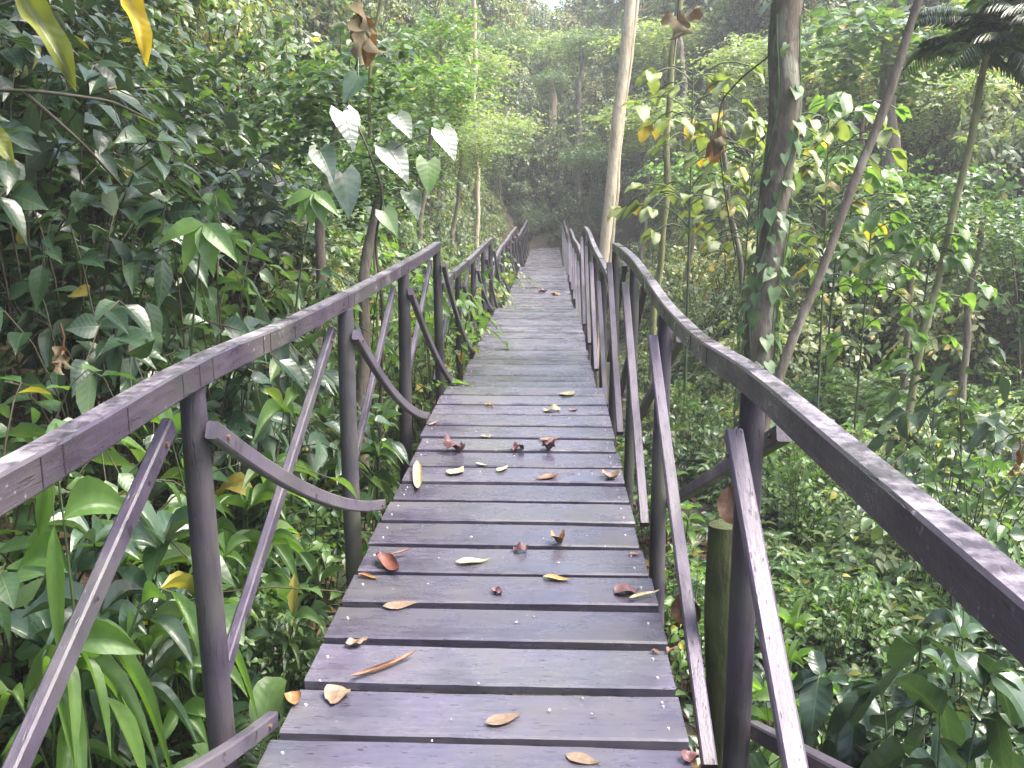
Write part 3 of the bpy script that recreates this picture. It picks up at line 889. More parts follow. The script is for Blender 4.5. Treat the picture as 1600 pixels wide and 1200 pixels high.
M["yl"] = leaf_mat("hanging_yellow_leaf", [(0.40, 0.29, 0.03), (0.48, 0.36, 0.04)], rough=0.4, trans=0.25, veins=8, vein_amt=0.15)
M["ygl"] = leaf_mat("hanging_olive_leaf", [(0.10, 0.125, 0.03), (0.15, 0.165, 0.04)], rough=0.4, trans=0.25, veins=8, vein_amt=0.2)
M["l_palepl"] = leaf_mat("huge_pale_leaf", [(0.30, 0.34, 0.15), (0.34, 0.38, 0.18)], rough=0.5, trans=0.3, veins=12, vein_amt=0.3, bump=0.5)
M["l_greyg"] = leaf_mat("grey_green_leaf", [(0.035, 0.07, 0.045), (0.05, 0.095, 0.06), (0.07, 0.12, 0.075)], rough=0.25, trans=0.2, veins=6, vein_amt=0.2, spec=0.7)
M["l_pale"] = leaf_mat("painted_sunlit_leaf", [(0.12, 0.17, 0.075), (0.17, 0.225, 0.105), (0.22, 0.275, 0.14)], rough=0.38, trans=0.42, veins=0)  # paler green paints sunlight into the far crowns
M["l_round"] = leaf_mat("dark_round_leaf", [(0.014, 0.032, 0.020), (0.022, 0.046, 0.028), (0.032, 0.064, 0.036)], rough=0.3, trans=0.18, veins=6, vein_amt=0.2, spec=0.6)
M["l_creep"] = leaf_mat("creeper_leaf", [(0.07, 0.13, 0.06), (0.11, 0.19, 0.09), (0.16, 0.25, 0.13)], rough=0.35, trans=0.3, veins=5, vein_amt=0.3)

PROTO = {}
def proto(key, pl, lm, sm="stem_g"):
    a, b = pl.meshes(key, M[lm], M[sm])
    H = max(v.co.z for v in a.vertices)
    PROTO[key] = (a, b, H)

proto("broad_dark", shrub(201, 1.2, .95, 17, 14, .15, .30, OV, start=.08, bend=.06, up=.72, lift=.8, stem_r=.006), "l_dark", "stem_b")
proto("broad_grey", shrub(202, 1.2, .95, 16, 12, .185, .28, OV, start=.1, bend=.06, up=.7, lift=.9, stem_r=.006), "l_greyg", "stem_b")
proto("broad_mid", shrub(203, 1.2, .9, 18, 15, .125, .31, OV, start=.08, bend=.06, up=.72, lift=.7, stem_r=.006), "l_mid", "stem_b")
proto("broad_bright", shrub(204, 1.2, .9, 20, 18, .10, .33, OV, start=.08, bend=.06, up=.72, lift=.7, stem_r=.006), "l_bright", "stem_b")
proto("broad_yellow", shrub(205, 1.2, .9, 18, 16, .11, .36, OV, start=.08, bend=.06, up=.72, lift=.7, stem_r=.006), "l_yellow", "stem_b")
proto("fine_mid", shrub(206, 1.1, .95, 30, 22, .075, .34, OV_S, start=.05, bend=.05, up=.75, lift=.7, stem_r=.0035), "l_mid", "stem_b")
proto("fine_bright", shrub(207, 1.1, .95, 30, 22, .08, .34, OV_S, start=.05, bend=.05, up=.75, lift=.7, stem_r=.0035), "l_bright", "stem_b")
proto("fine_pale", shrub(227, 1.1, .95, 34, 26, .07, .36, MID, start=.05, bend=.05, up=.7, lift=.7, stem_r=.0035), "l_pale", "stem_b")
proto("strap", rosette(208, 15, .85, .075, ST, elev=(8, 50), bend=.22), "l_strap")
proto("strap_wide", rosette(209, 11, .55, .12, ST, elev=(15, 80), bend=.5, stalk=.1), "l_strap")
proto("big_leaf", rosette(210, 9, .34, .26, OB, elev=(5, 70), bend=.5, stalk=.32), "l_mid")
proto("big_pale", rosette(211, 5, .52, .33, OB, elev=(5, 35), bend=.35, stalk=.35), "l_palepl")
proto("whorl", whorled(212, 5, .75, 6, .21, .17, LA, spread=.32, tiers=3), "l_mid")
proto("whorl_bright", whorled(213, 5, .75, 6, .20, .17, LA, spread=.3, tiers=3), "l_bright")
proto("whorl_grey", whorled(214, 4, .7, 6, .22, .2, LA, spread=.3, tiers=3), "l_greyg")
proto("round_dark", shrub(215, .8, .5, 11, 9, .125, .42, RO, start=.3, up=.75, lift=.6, stem_r=.005, bend=.1), "l_round")
proto("umbrella_yellow", umbrella(216, 2.2, 38, .17, RO, (.1, .05), .68, .4), "l_yellow", "stem_g")
proto("umbrella_bright", umbrella(217, 1.8, 28, .17, RO, (-.1, .1), .55), "l_bright", "stem_g")
proto("fern_small", fern(218, 9, .6, tm=LA_S, leaf=.2, pairs=14), "l_mid")
proto("fern_dark", fern(219, 9, .9, tm=LA_S, leaf=.22, pairs=16), "l_dark")
proto("ribbed_dark", rosette(220, 9, .36, .24, OB, elev=(-5, 65), bend=.45, stalk=.3), "l_dark")
proto("drooping_lance", shrub(221, .9, .45, 7, 8, .24, .17, LA, start=.4, up=.5, lift=.8, bend=.5, ang=40, stem_r=.006), "l_bright")
proto("palm_frond", fern(222, 8, 1.5, elev=(0, 60), bend=.5, tm=LA_S, leaf=.33, asp=.06, stalk=.15, pairs=24), "l_dark", "stem_b")
proto("spring_small", whorled(223, 3, .5, 4, .15, .22, LA, spread=.12, tiers=3, elev=30), "l_greyg")
proto("vine_sprig", shrub(224, .55, .6, 4, 14, .03, .45, OV_S, start=.3, up=.6, lift=1.2, stem_r=.003), "l_bright")

nprng = np.random.default_rng(77)
def plant(name, key, u, v, Y, label, cat="plant", group=None, rz=None, s=1.0, stretch=None):
    """stands a plant on the ground so that its top comes to the point seen at photo pixel (u, v), distance Y"""
    a, b, H = PROTO[key]
    p = at(u, v, Y)
    z0 = float(gz(p.x, p.y))
    sz = (p.z - z0) / H
    sz = min(max(sz, .55 * s), (1.35 if key[:4] in ('broa', 'fine') else 1.9) * s) if stretch is None else sz
    if p.z - z0 > H * sz + .02: z0 = p.z - H * sz if False else z0
    o = empty(name, (p.x, p.y, z0 - .02), label, cat, group, nprng.uniform(0, 6.28) if rz is None else rz)
    o.scale = (s, s, sz)
    obj("foliage", a, None, o)
    if b: obj("stem", b, None, o)
    return o

# -- lower left
plant("strap_plant", "strap", -40, 900, 2.05, "grassy clump of long arching strap leaves behind the nearest slanting brace", s=1.15, rz=.4)
plant("strap_plant", "strap_wide", 40, 1090, 2.1, "wide strap-leaved clump at the bottom left corner below the brace", s=1.1, rz=2.2)
plant("broad_leaf_plant", "big_leaf", 215, 860, 2.75, "green plant with big hanging oval leaves just left of the front post", s=.9, rz=1.0)
plant("broad_leaf_plant", "big_leaf", 350, 900, 3.1, "bright broad-leaved plant showing just right of the front left post", s=.8, rz=2.9)
plant("broad_leaf_plant", "big_leaf", 215, 1085, 2.35, "low broad-leaved plant at the foot of the front left post", s=.85, rz=4.0)
plant("pale_leaf_plant", "big_pale", 60, 660, 2.6, "plant with huge pale yellowish leaves under the near end of the left rail", s=1.0, rz=1.25)
plant("drooping_plant", "drooping_lance", 20, 270, 2.7, "bright green plant with drooping lance leaves at the left edge above the rail", s=.95)
plant("drooping_plant", "whorl_grey", 110, 560, 3.2, "pale green plant with pointed leaves standing above the left rail", s=1.05)
plant("drooping_plant", "whorl_bright", 235, 560, 3.5, "lance-leaved plant with a yellowing leaf behind the left rail", s=.75)
plant("leafy_herb", "whorl_bright", 345, 480, 4.2, "bright herb whose top pokes above the middle of the left rail", "herb", s=1.0)
plant("leafy_herb", "whorl_grey", 300, 560, 3.7, "pale glossy herb behind the left rail beside the front post's top", "herb", s=.7)
plant("leafy_herb", "whorl", 400, 620, 4.0, "dark green herb under the left rail between the first two posts", "herb", s=.65)
plant("leafy_herb", "whorl", 560, 560, 6.0, "leafy herb growing behind the curved brace of the third left bay", "herb", s=.8)
plant("grass_tuft", "strap", 620, 725, 5.2, "small bright grassy tuft beside the deck edge at the second left post", s=.45)
plant("fern", "fern_small", 430, 970, 3.6, "small fern on the soil below the left edge of the deck", "fern", s=.8)
plant("fern", "fern_small", 290, 800, 3.2, "feathery fern behind the front left post", "fern", s=.9)
plant("fern", "fern_dark", 440, 470, 6.2, "dark fern hanging over the bank above the second left post", "fern", s=.9)
plant("ribbed_plant", "ribbed_dark", 250, 385, 5.0, "dark glossy plant with ribbed leaves in the shady hollow on the left bank", s=1.2)
plant("ribbed_plant", "ribbed_dark", 320, 420, 5.6, "dark ribbed-leaved plant near the hollow, right above the left rail", s=1.1)
plant("herb_clump", "broad_mid", 480, 760, 5.0, "low leafy clump between the first and second left posts", "herb", s=.6)
plant("herb_clump", "fine_mid", 400, 850, 3.9, "fine-leaved clump on the soil right of the front left post", "herb", s=.5)

# -- left bank
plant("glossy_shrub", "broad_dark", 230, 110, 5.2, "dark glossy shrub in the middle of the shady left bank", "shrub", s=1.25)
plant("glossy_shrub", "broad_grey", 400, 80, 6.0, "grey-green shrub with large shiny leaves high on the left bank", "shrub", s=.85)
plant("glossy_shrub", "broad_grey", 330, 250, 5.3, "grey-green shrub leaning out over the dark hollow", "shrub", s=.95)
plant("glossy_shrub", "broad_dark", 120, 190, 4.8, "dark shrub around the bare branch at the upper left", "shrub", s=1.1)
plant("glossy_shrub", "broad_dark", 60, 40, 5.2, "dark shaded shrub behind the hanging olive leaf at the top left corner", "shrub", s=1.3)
plant("glossy_shrub", "broad_mid", 300, 10, 6.2, "green shrub at the top edge beside the hanging yellow leaf", "shrub", s=1.3)
plant("glossy_shrub", "broad_grey", 400, 270, 6.4, "shiny shrub directly below the silvery heart leaves", "shrub", s=.75)
plant("leafy_shrub", "broad_mid", 470, 310, 7.4, "mid green shrub overhanging the third and fourth left posts", "shrub", s=.85)
plant("leafy_shrub", "broad_bright", 520, 20, 8.0, "sunlit yellow-green shrub beside the dead brown hanging leaf", "shrub", s=1.2)
plant("leafy_shrub", "broad_bright", 660, 20, 9.5, "bright green shrub high above the left rail's far end", "shrub", s=1.3)
plant("leafy_shrub", "broad_bright", 660, 120, 11.0, "bright shrub below the pale trunk on the left bank", "shrub", s=1.2)
plant("leafy_shrub", "broad_yellow", 650, 180, 9.8, "shrub with yellowing leaves right of the heart leaves", "shrub", s=.9)
plant("leafy_shrub", "fine_bright", 670, 250, 12.5, "fine-leaved bright shrub above the second left rail", "shrub", s=1.0)
plant("leafy_shrub", "fine_bright", 590, 300, 9.5, "low sunlit fine-leaved bush just above the end of the first left rail", "shrub", s=.8)
plant("leafy_shrub", "broad_yellow", 745, 30, 16.0, "yellow-green bush at the top centre left of the slender pale trunk", "shrub", s=1.2)
plant("leafy_shrub", "fine_mid", 760, 190, 19.0, "small-leaved green bush on the bank above the third left rail", "shrub", s=1.4)

plant("leafy_shrub", "fine_bright", 735, 55, 17.5, "fine-leaved bush hiding the lower part of the pale left trunk", "shrub", s=1.3)
plant("leafy_shrub", "broad_mid", 700, 10, 14.5, "green bush at the top edge left of the pale left trunk", "shrub", s=1.2)

# -- right side
plant("umbrella_sapling", "umbrella_yellow", 1090, 95, 13.5, "sapling with flat yellow-green leaves between the pale and the vine-clad trunks", "sapling", s=1.5)
plant("umbrella_sapling", "umbrella_yellow", 1170, 150, 12.0, "yellow-green sapling right against the vine-clad trunk", "sapling", s=1.1)
plant("umbrella_sapling", "umbrella_yellow", 1310, 170, 11.0, "yellowing broad-leaved sapling between the thick trunk and the leaning stem", "sapling", s=1.1)
plant("umbrella_sapling", "umbrella_bright", 1360, 325, 9.5, "low bright green round-leaved sapling right of the leaning stem", "sapling", s=.95)
plant("umbrella_sapling", "umbrella_bright", 1320, 100, 13.0, "bright sapling behind the top of the leaning stem", "sapling", s=1.3)
plant("umbrella_sapling", "umbrella_bright", 1455, 180, 9.0, "bright round-leaved sapling under the palm fronds", "sapling", s=.9)
plant("yellowing_bush", "broad_yellow", 1400, 455, 9.0, "bush with orange-yellow leaves on the open right slope", "shrub", s=.75)
plant("valley_shrub", "broad_dark", 1540, 250, 7.5, "dark shrub below the palm at the right edge", "shrub", s=1.15)
plant("valley_shrub", "fine_mid", 1480, 520, 6.5, "fine-leaved dark shrub in the middle of the right slope", "shrub", s=.9)
plant("valley_shrub", "broad_mid", 1560, 440, 6.0, "mid green shrub at the right edge above the rail", "shrub", s=.95)
plant("valley_shrub", "fine_bright", 1270, 480, 8.0, "light small-leaved bush behind the curve of the right rail", "shrub", s=.8)
plant("valley_shrub", "broad_mid", 1090, 430, 10.5, "green bush beside the greenish thin trunk and the right rail", "shrub", s=.8)
plant("valley_shrub", "fine_mid", 1340, 610, 5.6, "small-leaved bush just above the right rail", "shrub", s=.7)
plant("small_plant", "spring_small", 1480, 665, 4.6, "small plant with pale upturned leaves right of the handrail", s=1.0)
plant("small_plant", "spring_small", 1545, 600, 5.0, "tall grey-green stemmed plant beside the right edge", s=1.1)
plant("round_leaf_plant", "round_dark", 1420, 850, 3.0, "glossy round-leaved plant beneath the right handrail", s=1.05)
plant("round_leaf_plant", "round_dark", 1330, 880, 3.2, "dark round-leaved plant between the slanting brace and the right rail", s=.9)
plant("round_leaf_plant", "round_dark", 1500, 980, 2.6, "shaded round-leaved plant in the lower right corner", s=1.1)
plant("broad_leaf_plant", "big_leaf", 1560, 1040, 2.35, "plant with a flat bright leaf at the bottom right corner", s=.9, rz=.3)
plant("lance_plant", "strap_wide", 1270, 850, 3.4, "plant with bright lance leaves right of the near right brace", s=.7)
plant("thin_vine", "vine_sprig", 1400, 1060, 2.5, "thin trailing sprig with tiny pale leaves low at the right", "vine", s=.9)
plant("leafy_herb", "whorl_bright", 1250, 640, 4.2, "bright herb showing through the brace joint of the front right post", "herb", s=.8)
plant("leafy_herb", "broad_bright", 1075, 620, 5.4, "sunlit herb between the second and the front right post", "herb", s=.55)
plant("fern", "fern_small", 1215, 1100, 2.7, "small fern low between the front right post and the slanting brace", "fern", s=.6)
plant("fern", "fern_dark", 1010, 395, 13.0, "fern growing right of the pale trunk's foot", "fern", s=1.0)

# -- heart-leaved climber on the left bank
HEM = {}
def one_leaf(parent, name, tm, P, A, Nn, L, asp, mat, bend=.12, label=None, stem_from=None):
    g = Geo()
    org = parent.location
    place_leaves(g, tm, [np.array(P) - np.array(org)], [A], [Nn], L, asp, [bend])
    if stem_from is not None:
        q = np.linspace(0, 1, 5)[:, None]
        a = np.array(stem_from) - np.array(org); b = np.array(P) - np.array(org)
        tube(g, a + (b - a) * q + np.array((0, 0, .04)) * np.sin(q * 3.14), .0035, 5, cap=False)
    o = obj(name, g.mesh(name), mat, parent)
    if label: o["label"] = label
    return o

hp = at(600, 420, 6.3)
root = Vector((hp.x - .15, hp.y + .2, float(gz(hp.x - .15, hp.y + .2)) - .03))
climber = empty("heart_leaf_climber", root, "climber with big heart-shaped leaves, silvery sheen painted in, above the left rail", "climber")
vine_px = [(600, 480), (585, 380), (600, 300), (570, 220), (540, 160), (560, 90)]
vine_pts = [root] + [at(u, v, 6.3 + .15 * math.sin(i * 2)) for i, (u, v) in enumerate(vine_px)]
vp = np.array([tuple(p - root) for p in vine_pts])
tt = np.linspace(0, len(vp) - 1, 40)
vp = np.stack([np.interp(tt, range(len(vp)), vp[:, i]) for i in range(3)], -1)
for _ in range(3): vp[1:-1] = .25 * vp[:-2] + .5 * vp[1:-1] + .25 * vp[2:]
g = Geo(); tube(g, vp, np.linspace(.012, .006, 40), 6)
obj("stem", g.mesh("climber_stem"), M["stem_b"], climber)
hr = np.random.default_rng(4)
for (u, v, tipu, tipv, L, mk, lab) in [
        (535, 175, 560, 235, .30, "l_heart", "heart leaf with painted silvery sheen, upper"), (605, 232, 648, 285, .30, "l_heart", "heart leaf with painted silvery sheen, lower"),
        (535, 270, 552, 350, .33, "l_greyg", None), (690, 205, 718, 250, .24, "l_heart", None), (668, 252, 672, 308, .25, "l_bright", "bright green heart leaf lit through"),
        (620, 180, 650, 215, .22, "l_heart", None), (500, 235, 530, 290, .25, "l_greyg", None), (600, 330, 640, 390, .20, "l_mid", None),
        (640, 300, 660, 350, .22, "l_greyg", None), (560, 120, 530, 160, .22, "l_greyg", None)]:
    Y = 6.1 + hr.uniform(-.25, .25)
    P = at(u, v, Y); Q = at(tipu, tipv, Y - .12)
    A = np.array(Q - P)
    view = np.array(Vector((0, 0, CAM_Z)) - P); view /= np.linalg.norm(view)
    Nn = view * .6 + np.array((.15, 0, .75)) + hr.normal(0, .1, 3)
    k = int(np.argmin(np.linalg.norm(vp + np.array(root) - np.array(P), axis=1)))
    one_leaf(climber, "leaf", HE, P, A, Nn, L * .85, .40, M[mk], .1, lab, vp[k] + np.array(root))

# -- compound leaves standing out on the left bank
def compound(u, v, Y, L, spreads, label, mk, tip_down=.35):
    P = at(u, v, Y)
    z0 = float(gz(P.x - .25, P.y + .25))
    root = Vector((P.x - .25, P.y + .25, z0 - .03))
    o = empty("compound_leaf_plant", root, label, "plant")
    g = Geo(); a = np.array((0, 0, 0.)); b = np.array(P - root)
    q = np.linspace(0, 1, 12)[:, None]
    tube(g, a + (b - a) * q + np.array((-.1, .1, .15)) * np.sin(q * 3.14), np.linspace(.012, .004, 12), 6)
    obj("stem", g.mesh("compound_stem"), M["stem_g"], o)
    gl = Geo()
    for az in spreads:
        A = np.array((math.sin(R(az)), -.35, -abs(math.cos(R(az))) * 1.0 if tip_down else 0.2))
        place_leaves(gl, OV, [np.array(b)], [A], [np.array((0.1, -.7, .7))], L, .24, [.12])
    obj("leaflet_fan", gl.mesh("leaflet_fan"), M[mk], o)
compound(490, 300, 4.9, .17, (-75, -35, -5, 25, 60), "plant with one pale fan of five leaflets above the left rail", "l_bright")
compound(318, 350, 4.4, .22, (-80, -30, 15, 55), "plant with a pale fan of drooping leaflets over the dark hollow", "l_bright")

# -- tall trunks
def trunk_px(pts_px, root_drop=True):
    P = [at(u, v, Y) for (u, v, Y) in pts_px]
    b = P[0]; g0 = float(gz(b.x, b.y))
    if root_drop and b.z > g0:
        dn = P[0] - P[1]; dn = dn / max(1e-6, -dn.z)
        for _ in range(6):      # follow the lean down to the ground
            h = b.z - float(gz(b.x + dn.x * (b.z - g0), b.y + dn.y * (b.z - g0))); g0 = b.z - h
        P.insert(0, Vector((b.x + dn.x * h, b.y + dn.y * h, g0 - .15)))
    return P

def tree(name, pts_px, r0, r1, mat, label, cat="tree", crown=None, wob=.0, sides=12, ext=None):
    P = trunk_px(pts_px)
    if ext:     # the trunk goes on above the picture
        dirn = (P[-1] - P[-2]).normalized()
        P.append(P[-1] + dirn * ext)
    base = P[0].copy(); base.z += .15
    o = empty(name, base, label, cat)
    A = np.array([tuple(p - base) for p in P])
    seg = np.concatenate([[0], np.cumsum(np.linalg.norm(np.diff(A, axis=0), axis=1))])
    n = max(24, int(seg[-1] * 5))
    s = np.linspace(0, seg[-1], n)
    C = np.stack([np.interp(s, seg, A[:, i]) for i in range(3)], -1)
    for _ in range(6): C[1:-1] = .25 * C[:-2] + .5 * C[1:-1] + .25 * C[2:]
    rg = np.random.default_rng(abs(hash(label)) % 1 + len(label))
    C[:, 0] += wob * np.sin(s * 1.9 + 1) + wob * .5 * np.sin(s * 5.1)
    rad = np.linspace(r0, r1, n) * (1 + .05 * np.sin(s * 3.7) + .04 * rg.normal(0, 1, n))
    g = Geo(); tube(g, C, rad, sides)
    obj("trunk", g.mesh("trunk"), mat, o)
    if crown:
        key, (cs, cz) = crown
        a, b, H = PROTO[key]
        for k in range(5):
            c = obj("crown" if k == 0 else "crown", a, None, o)
            c.location = Vector(C[-1]) + Vector((math.cos(k * 2.4) * cs * .4, math.sin(k * 2.4) * cs * .4, -cs * .5 - .1 * k))
            c.scale = (cs, cs, cs * cz); c.rotation_euler = (0, 0, k * 1.3)
    return o, C, base

tree("forest_tree", [(943, 400, 20), (962, 220, 20), (985, 0, 20)], .115, .105, M["bark_pale"], "tall slender pale trunk leaning slightly right beside the far stretch of the bridge", crown=("broad_mid", (1.7, .8)), wob=.008, ext=5)
tree("forest_tree", [(955, 385, 20.6), (972, 200, 20.6), (995, 0, 20.6)], .05, .045, M["bark_pale"], "thin pale stem running up close against the slender pale trunk", crown=("broad_mid", (1.3, .8)), wob=.015, ext=4.5)
vt, VC, vb = tree("forest_tree", [(1190, 560, 9), (1210, 300, 9), (1234, 0, 9)], .13, .145, M["bark_dark"], "thick dark trunk wrapped in climbing leaves right of the bridge", crown=("broad_dark", (1.5, .8)), wob=.03, ext=3.5, sides=16)
tree("sapling_tree", [(1222, 590, 7.0), (1330, 290, 7.0), (1440, 0, 7.0)], .036, .03, M["bark_grey"], "thin grey stem leaning right beside the vine-clad trunk", "sapling", crown=("broad_mid", (1.3, .9)), wob=.02, ext=2.0, sides=8)
tree("sapling_tree", [(1462, 450, 9.0), (1510, 230, 9.0), (1556, 40, 9.0)], .045, .03, M["bark_green"], "thin stem of the small palm at the upper right", "palm", wob=.02, sides=8, crown=("palm_frond", (.5, 1.0)), ext=.35)
tree("sapling_tree", [(1030, 420, 14.5), (1040, 280, 14.5), (1055, 60, 14.5)], .055, .04, M["bark_green"], "thin greenish trunk between the pale trunk and the thick trunk", "sapling", wob=.03, sides=8, crown=("broad_bright", (1.2, .8)), ext=3)
tree("sapling_tree", [(1160, 420, 13.0), (1135, 320, 13.0), (1122, 215, 13.0)], .05, .03, M["bark_dark"], "dark thin stem under the dead brown leaf near the thick trunk", "sapling", wob=.04, sides=8)
tree("forest_tree", [(742, 150, 25), (740, 60, 25), (741, 0, 25)], .06, .055, M["bark_pale"], "pale whitish trunk among bright leaves high on the left bank", crown=("broad_mid", (3.0, .8)), wob=.03, ext=4)
tree("forest_tree", [(864, 290, 46), (864, 230, 46), (862, 120, 46)], .20, .16, M["bark_pale"], "far pale trunk in the gap above the bridge's end", wob=.05, crown=("fine_mid", (1.2, .8)))
tree("forest_tree", [(905, 350, 43), (903, 250, 43), (908, 60, 43)], .16, .10, M["bark_dark"], "far dark trunk just right of the bridge's end", wob=.06, crown=("fine_mid", (1.2, .8)))
tree("forest_tree", [(1380, 330, 17), (1388, 200, 17), (1395, 60, 17)], .20, .14, M["bark_grey"], "brown trunk half hidden behind the leaning stem", wob=.05, crown=("broad_mid", (2.0, .8)))
tree("forest_tree", [(1075, 250, 30), (1060, 60, 30), (1062, 0, 30)], .10, .09, M["bark_dark"], "distant dark thin trunk at the top, left of the thick trunk", wob=.06, crown=("fine_bright", (2.5, .8)), ext=3)
BUSHY = [
    (715, 300, 190, 22, "fine_pale", 1.3, "small bushy bright tree on the left bank near the bridge's far stretch"),
    (672, 200, 100, 17, "fine_bright", 1.3, "bushy light green tree rising above the middle of the left bank"),
    (1010, 300, 150, 27, "fine_pale", 1.7, "pale bushy tree just right of the slender pale trunk"),
    (1085, 330, 240, 21, "broad_bright", 1.2, "small light green tree left of the thick vine-clad trunk"),
    (1285, 330, 230, 16, "broad_bright", 1.1, "small bright tree between the thick trunk and the leaning stem"),
    (1350, 210, 90, 20, "broad_yellow", 1.4, "yellow-green tree high behind the leaning stem"),
    (1440, 340, 270, 13, "broad_mid", 1.0, "rounded green tree right of the leaning stem"),
    (1530, 380, 310, 12, "fine_mid", 1.0, "fine-leaved small tree near the right edge under the palm"),
    (1480, 220, 110, 22, "fine_pale", 1.6, "light bushy tree behind the palm stem"),
    (1190, 180, 60, 27, "fine_pale", 1.9, "large pale bushy tree behind the top of the thick trunk")]
BUSHY += [
    (590, 300, 200, 7.6, "broad_mid", .62, "leafy sapling crowding behind the silvery heart leaves"),
    (520, 200, 90, 8.5, "broad_mid", .9, "leafy sapling between the dead leaf bunch and the bare branch's tip"),
    (690, 260, 150, 24, "fine_pale", 1.5, "bushy tree on the left bank hiding the foot of the pale left trunk"),
    (690, 120, 25, 23, "broad_bright", 1.3, "taller bright tree at the top edge just left of the pale left trunk"),
    (745, 280, 200, 33, "fine_mid", 1.6, "green bushy tree close above the far end of the left rail"),
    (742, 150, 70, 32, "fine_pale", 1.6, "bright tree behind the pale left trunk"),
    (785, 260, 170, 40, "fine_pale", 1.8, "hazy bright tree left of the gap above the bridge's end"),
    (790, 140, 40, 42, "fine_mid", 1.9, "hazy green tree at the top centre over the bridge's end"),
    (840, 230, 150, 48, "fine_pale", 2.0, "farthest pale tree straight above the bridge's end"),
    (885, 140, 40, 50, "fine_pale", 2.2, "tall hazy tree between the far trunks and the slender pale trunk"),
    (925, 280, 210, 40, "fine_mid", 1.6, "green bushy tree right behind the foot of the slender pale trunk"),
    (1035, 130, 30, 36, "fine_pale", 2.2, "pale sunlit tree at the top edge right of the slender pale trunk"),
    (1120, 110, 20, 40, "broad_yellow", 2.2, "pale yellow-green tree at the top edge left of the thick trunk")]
for (u, v0, v1, Y, key, cs, lab) in BUSHY:
    tree("bushy_tree", [(u, v0, Y), (u + 4, (v0 + v1) / 2, Y), (u, v1 + 30, Y)], .06, .035, M["bark_grey"], lab, "small tree", crown=(key, (cs, .8)), wob=.04, sides=8)
tree("bamboo_stem", [(575, 150, 8.5), (572, 80, 8.5), (595, 0, 8.5)], .016, .014, M["bark_green"], "thin yellow-green cane rising past the dead brown leaf on the left bank", "cane", sides=8, ext=1.0)

# creeper on the thick trunk
cr = np.random.default_rng(15)
g = Geo(); n = 300
zc = VC[:, 2]; pz = cr.uniform(.4, 1.0, n) ** .8
zz = zc[0] + 0.2 + cr.beta(1.0, 1.9, n) * 4.9
az = cr.uniform(0, 6.283, n)
cx = np.interp(zz, zc, VC[:, 0]); cyy = np.interp(zz, zc, VC[:, 1])
o3 = np.stack([np.cos(az), np.sin(az), np.zeros(n)], -1)
P = np.stack([cx, cyy, zz], -1) + o3 * (.14 + cr.uniform(0, .05, n))[:, None]
A = o3 * .55 + np.array((0, 0, -.75)) + cr.normal(0, .35, (n, 3))
place_leaves(g, HE, P, A, o3 * .8 + np.array((0, 0, .5)), cr.uniform(.06, .16, n), .42, .15)
for k in range(4):
    q = np.linspace(zc[0], zc[0] + 4.8, 50)
    a = k * 1.6 + q * .5 + .5 * np.sin(q * 2)
    tube(g, np.stack([np.interp(q, zc, VC[:, 0]) + .145 * np.cos(a), np.interp(q, zc, VC[:, 1]) + .145 * np.sin(a), q], -1), .008, 5, cap=False)
o = obj("trunk_creeper", g.mesh("trunk_creeper"), M["l_creep"])
o.location = vb
set_props(o, "leafy creeper climbing the lower half of the thick dark trunk", "creeper")

# trees added on the left bank: unseen crowns overhead block light from it
proto("shade_canopy", shrub(240, 2.2, 2.3, 46, 52, .20, .38, MID, start=.2, up=.6, lift=.5, stem_r=.03), "l_dark", "stem_b")
def shade_tree(x, y, label, limbs, r=.13):
    z0 = float(gz(x, y))
    o = empty("shade_tree", (x, y, z0), label, "tree")
    A = np.array([(0, 0, -.2), (.05, 0, 2), (.2, -.1, 4), (.35, -.1, 5.6)]); t = np.linspace(0, 3, 30)
    C = np.stack([np.interp(t, range(4), A[:, i]) for i in range(3)], -1)
    for _ in range(3): C[1:-1] = .25 * C[:-2] + .5 * C[1:-1] + .25 * C[2:]
    g = Geo(); tube(g, C, np.linspace(r, r * .65, 30), 12)
    for (lx, ly, lz, sc) in limbs:
        e = np.array((lx - x, ly - y, lz - z0)); q = np.linspace(0, 1, 14)[:, None]
        b = C[-1] - np.array((0, 0, .6))
        tube(g, b + (e - b) * q + np.array((0, 0, .4)) * np.sin(q * 3.14), np.linspace(r * .5, .03, 14), 8)
        c = obj("crown", PROTO["shade_canopy"][0], None, o); c.location = e - np.array((0, 0, .5)); c.scale = (sc, sc, sc); c.rotation_euler = (0, 0, lx * 3 + ly)
    obj("trunk", g.mesh("trunk"), M["bark_dark"], o)
shade_tree(-4.3, 6.6, "added dark-trunked tree on the left bank, unseen crown overhead shading it", [(-4.6, 4.2, 6.6, 1.0), (-2.2, 4.6, 7.2, .95), (-3.4, 7.0, 7.6, 1.0), (-6.2, 6.0, 7.6, 1.0), (-1.4, 2.4, 7.4, 1.0), (.3, 3.9, 7.9, 1.05), (-.4, 6.2, 8.2, 1.1)])
shade_tree(-5.6, 10.5, "added tree deeper in the left bank, unseen crown overhead to shade the slope", [(-5.5, 9.5, 9.4, 1.1), (-7.5, 8.5, 9.6, 1.1), (-3.4, 9.4, 8.8, 1.1), (-1.2, 9.0, 9.3, 1.15)])

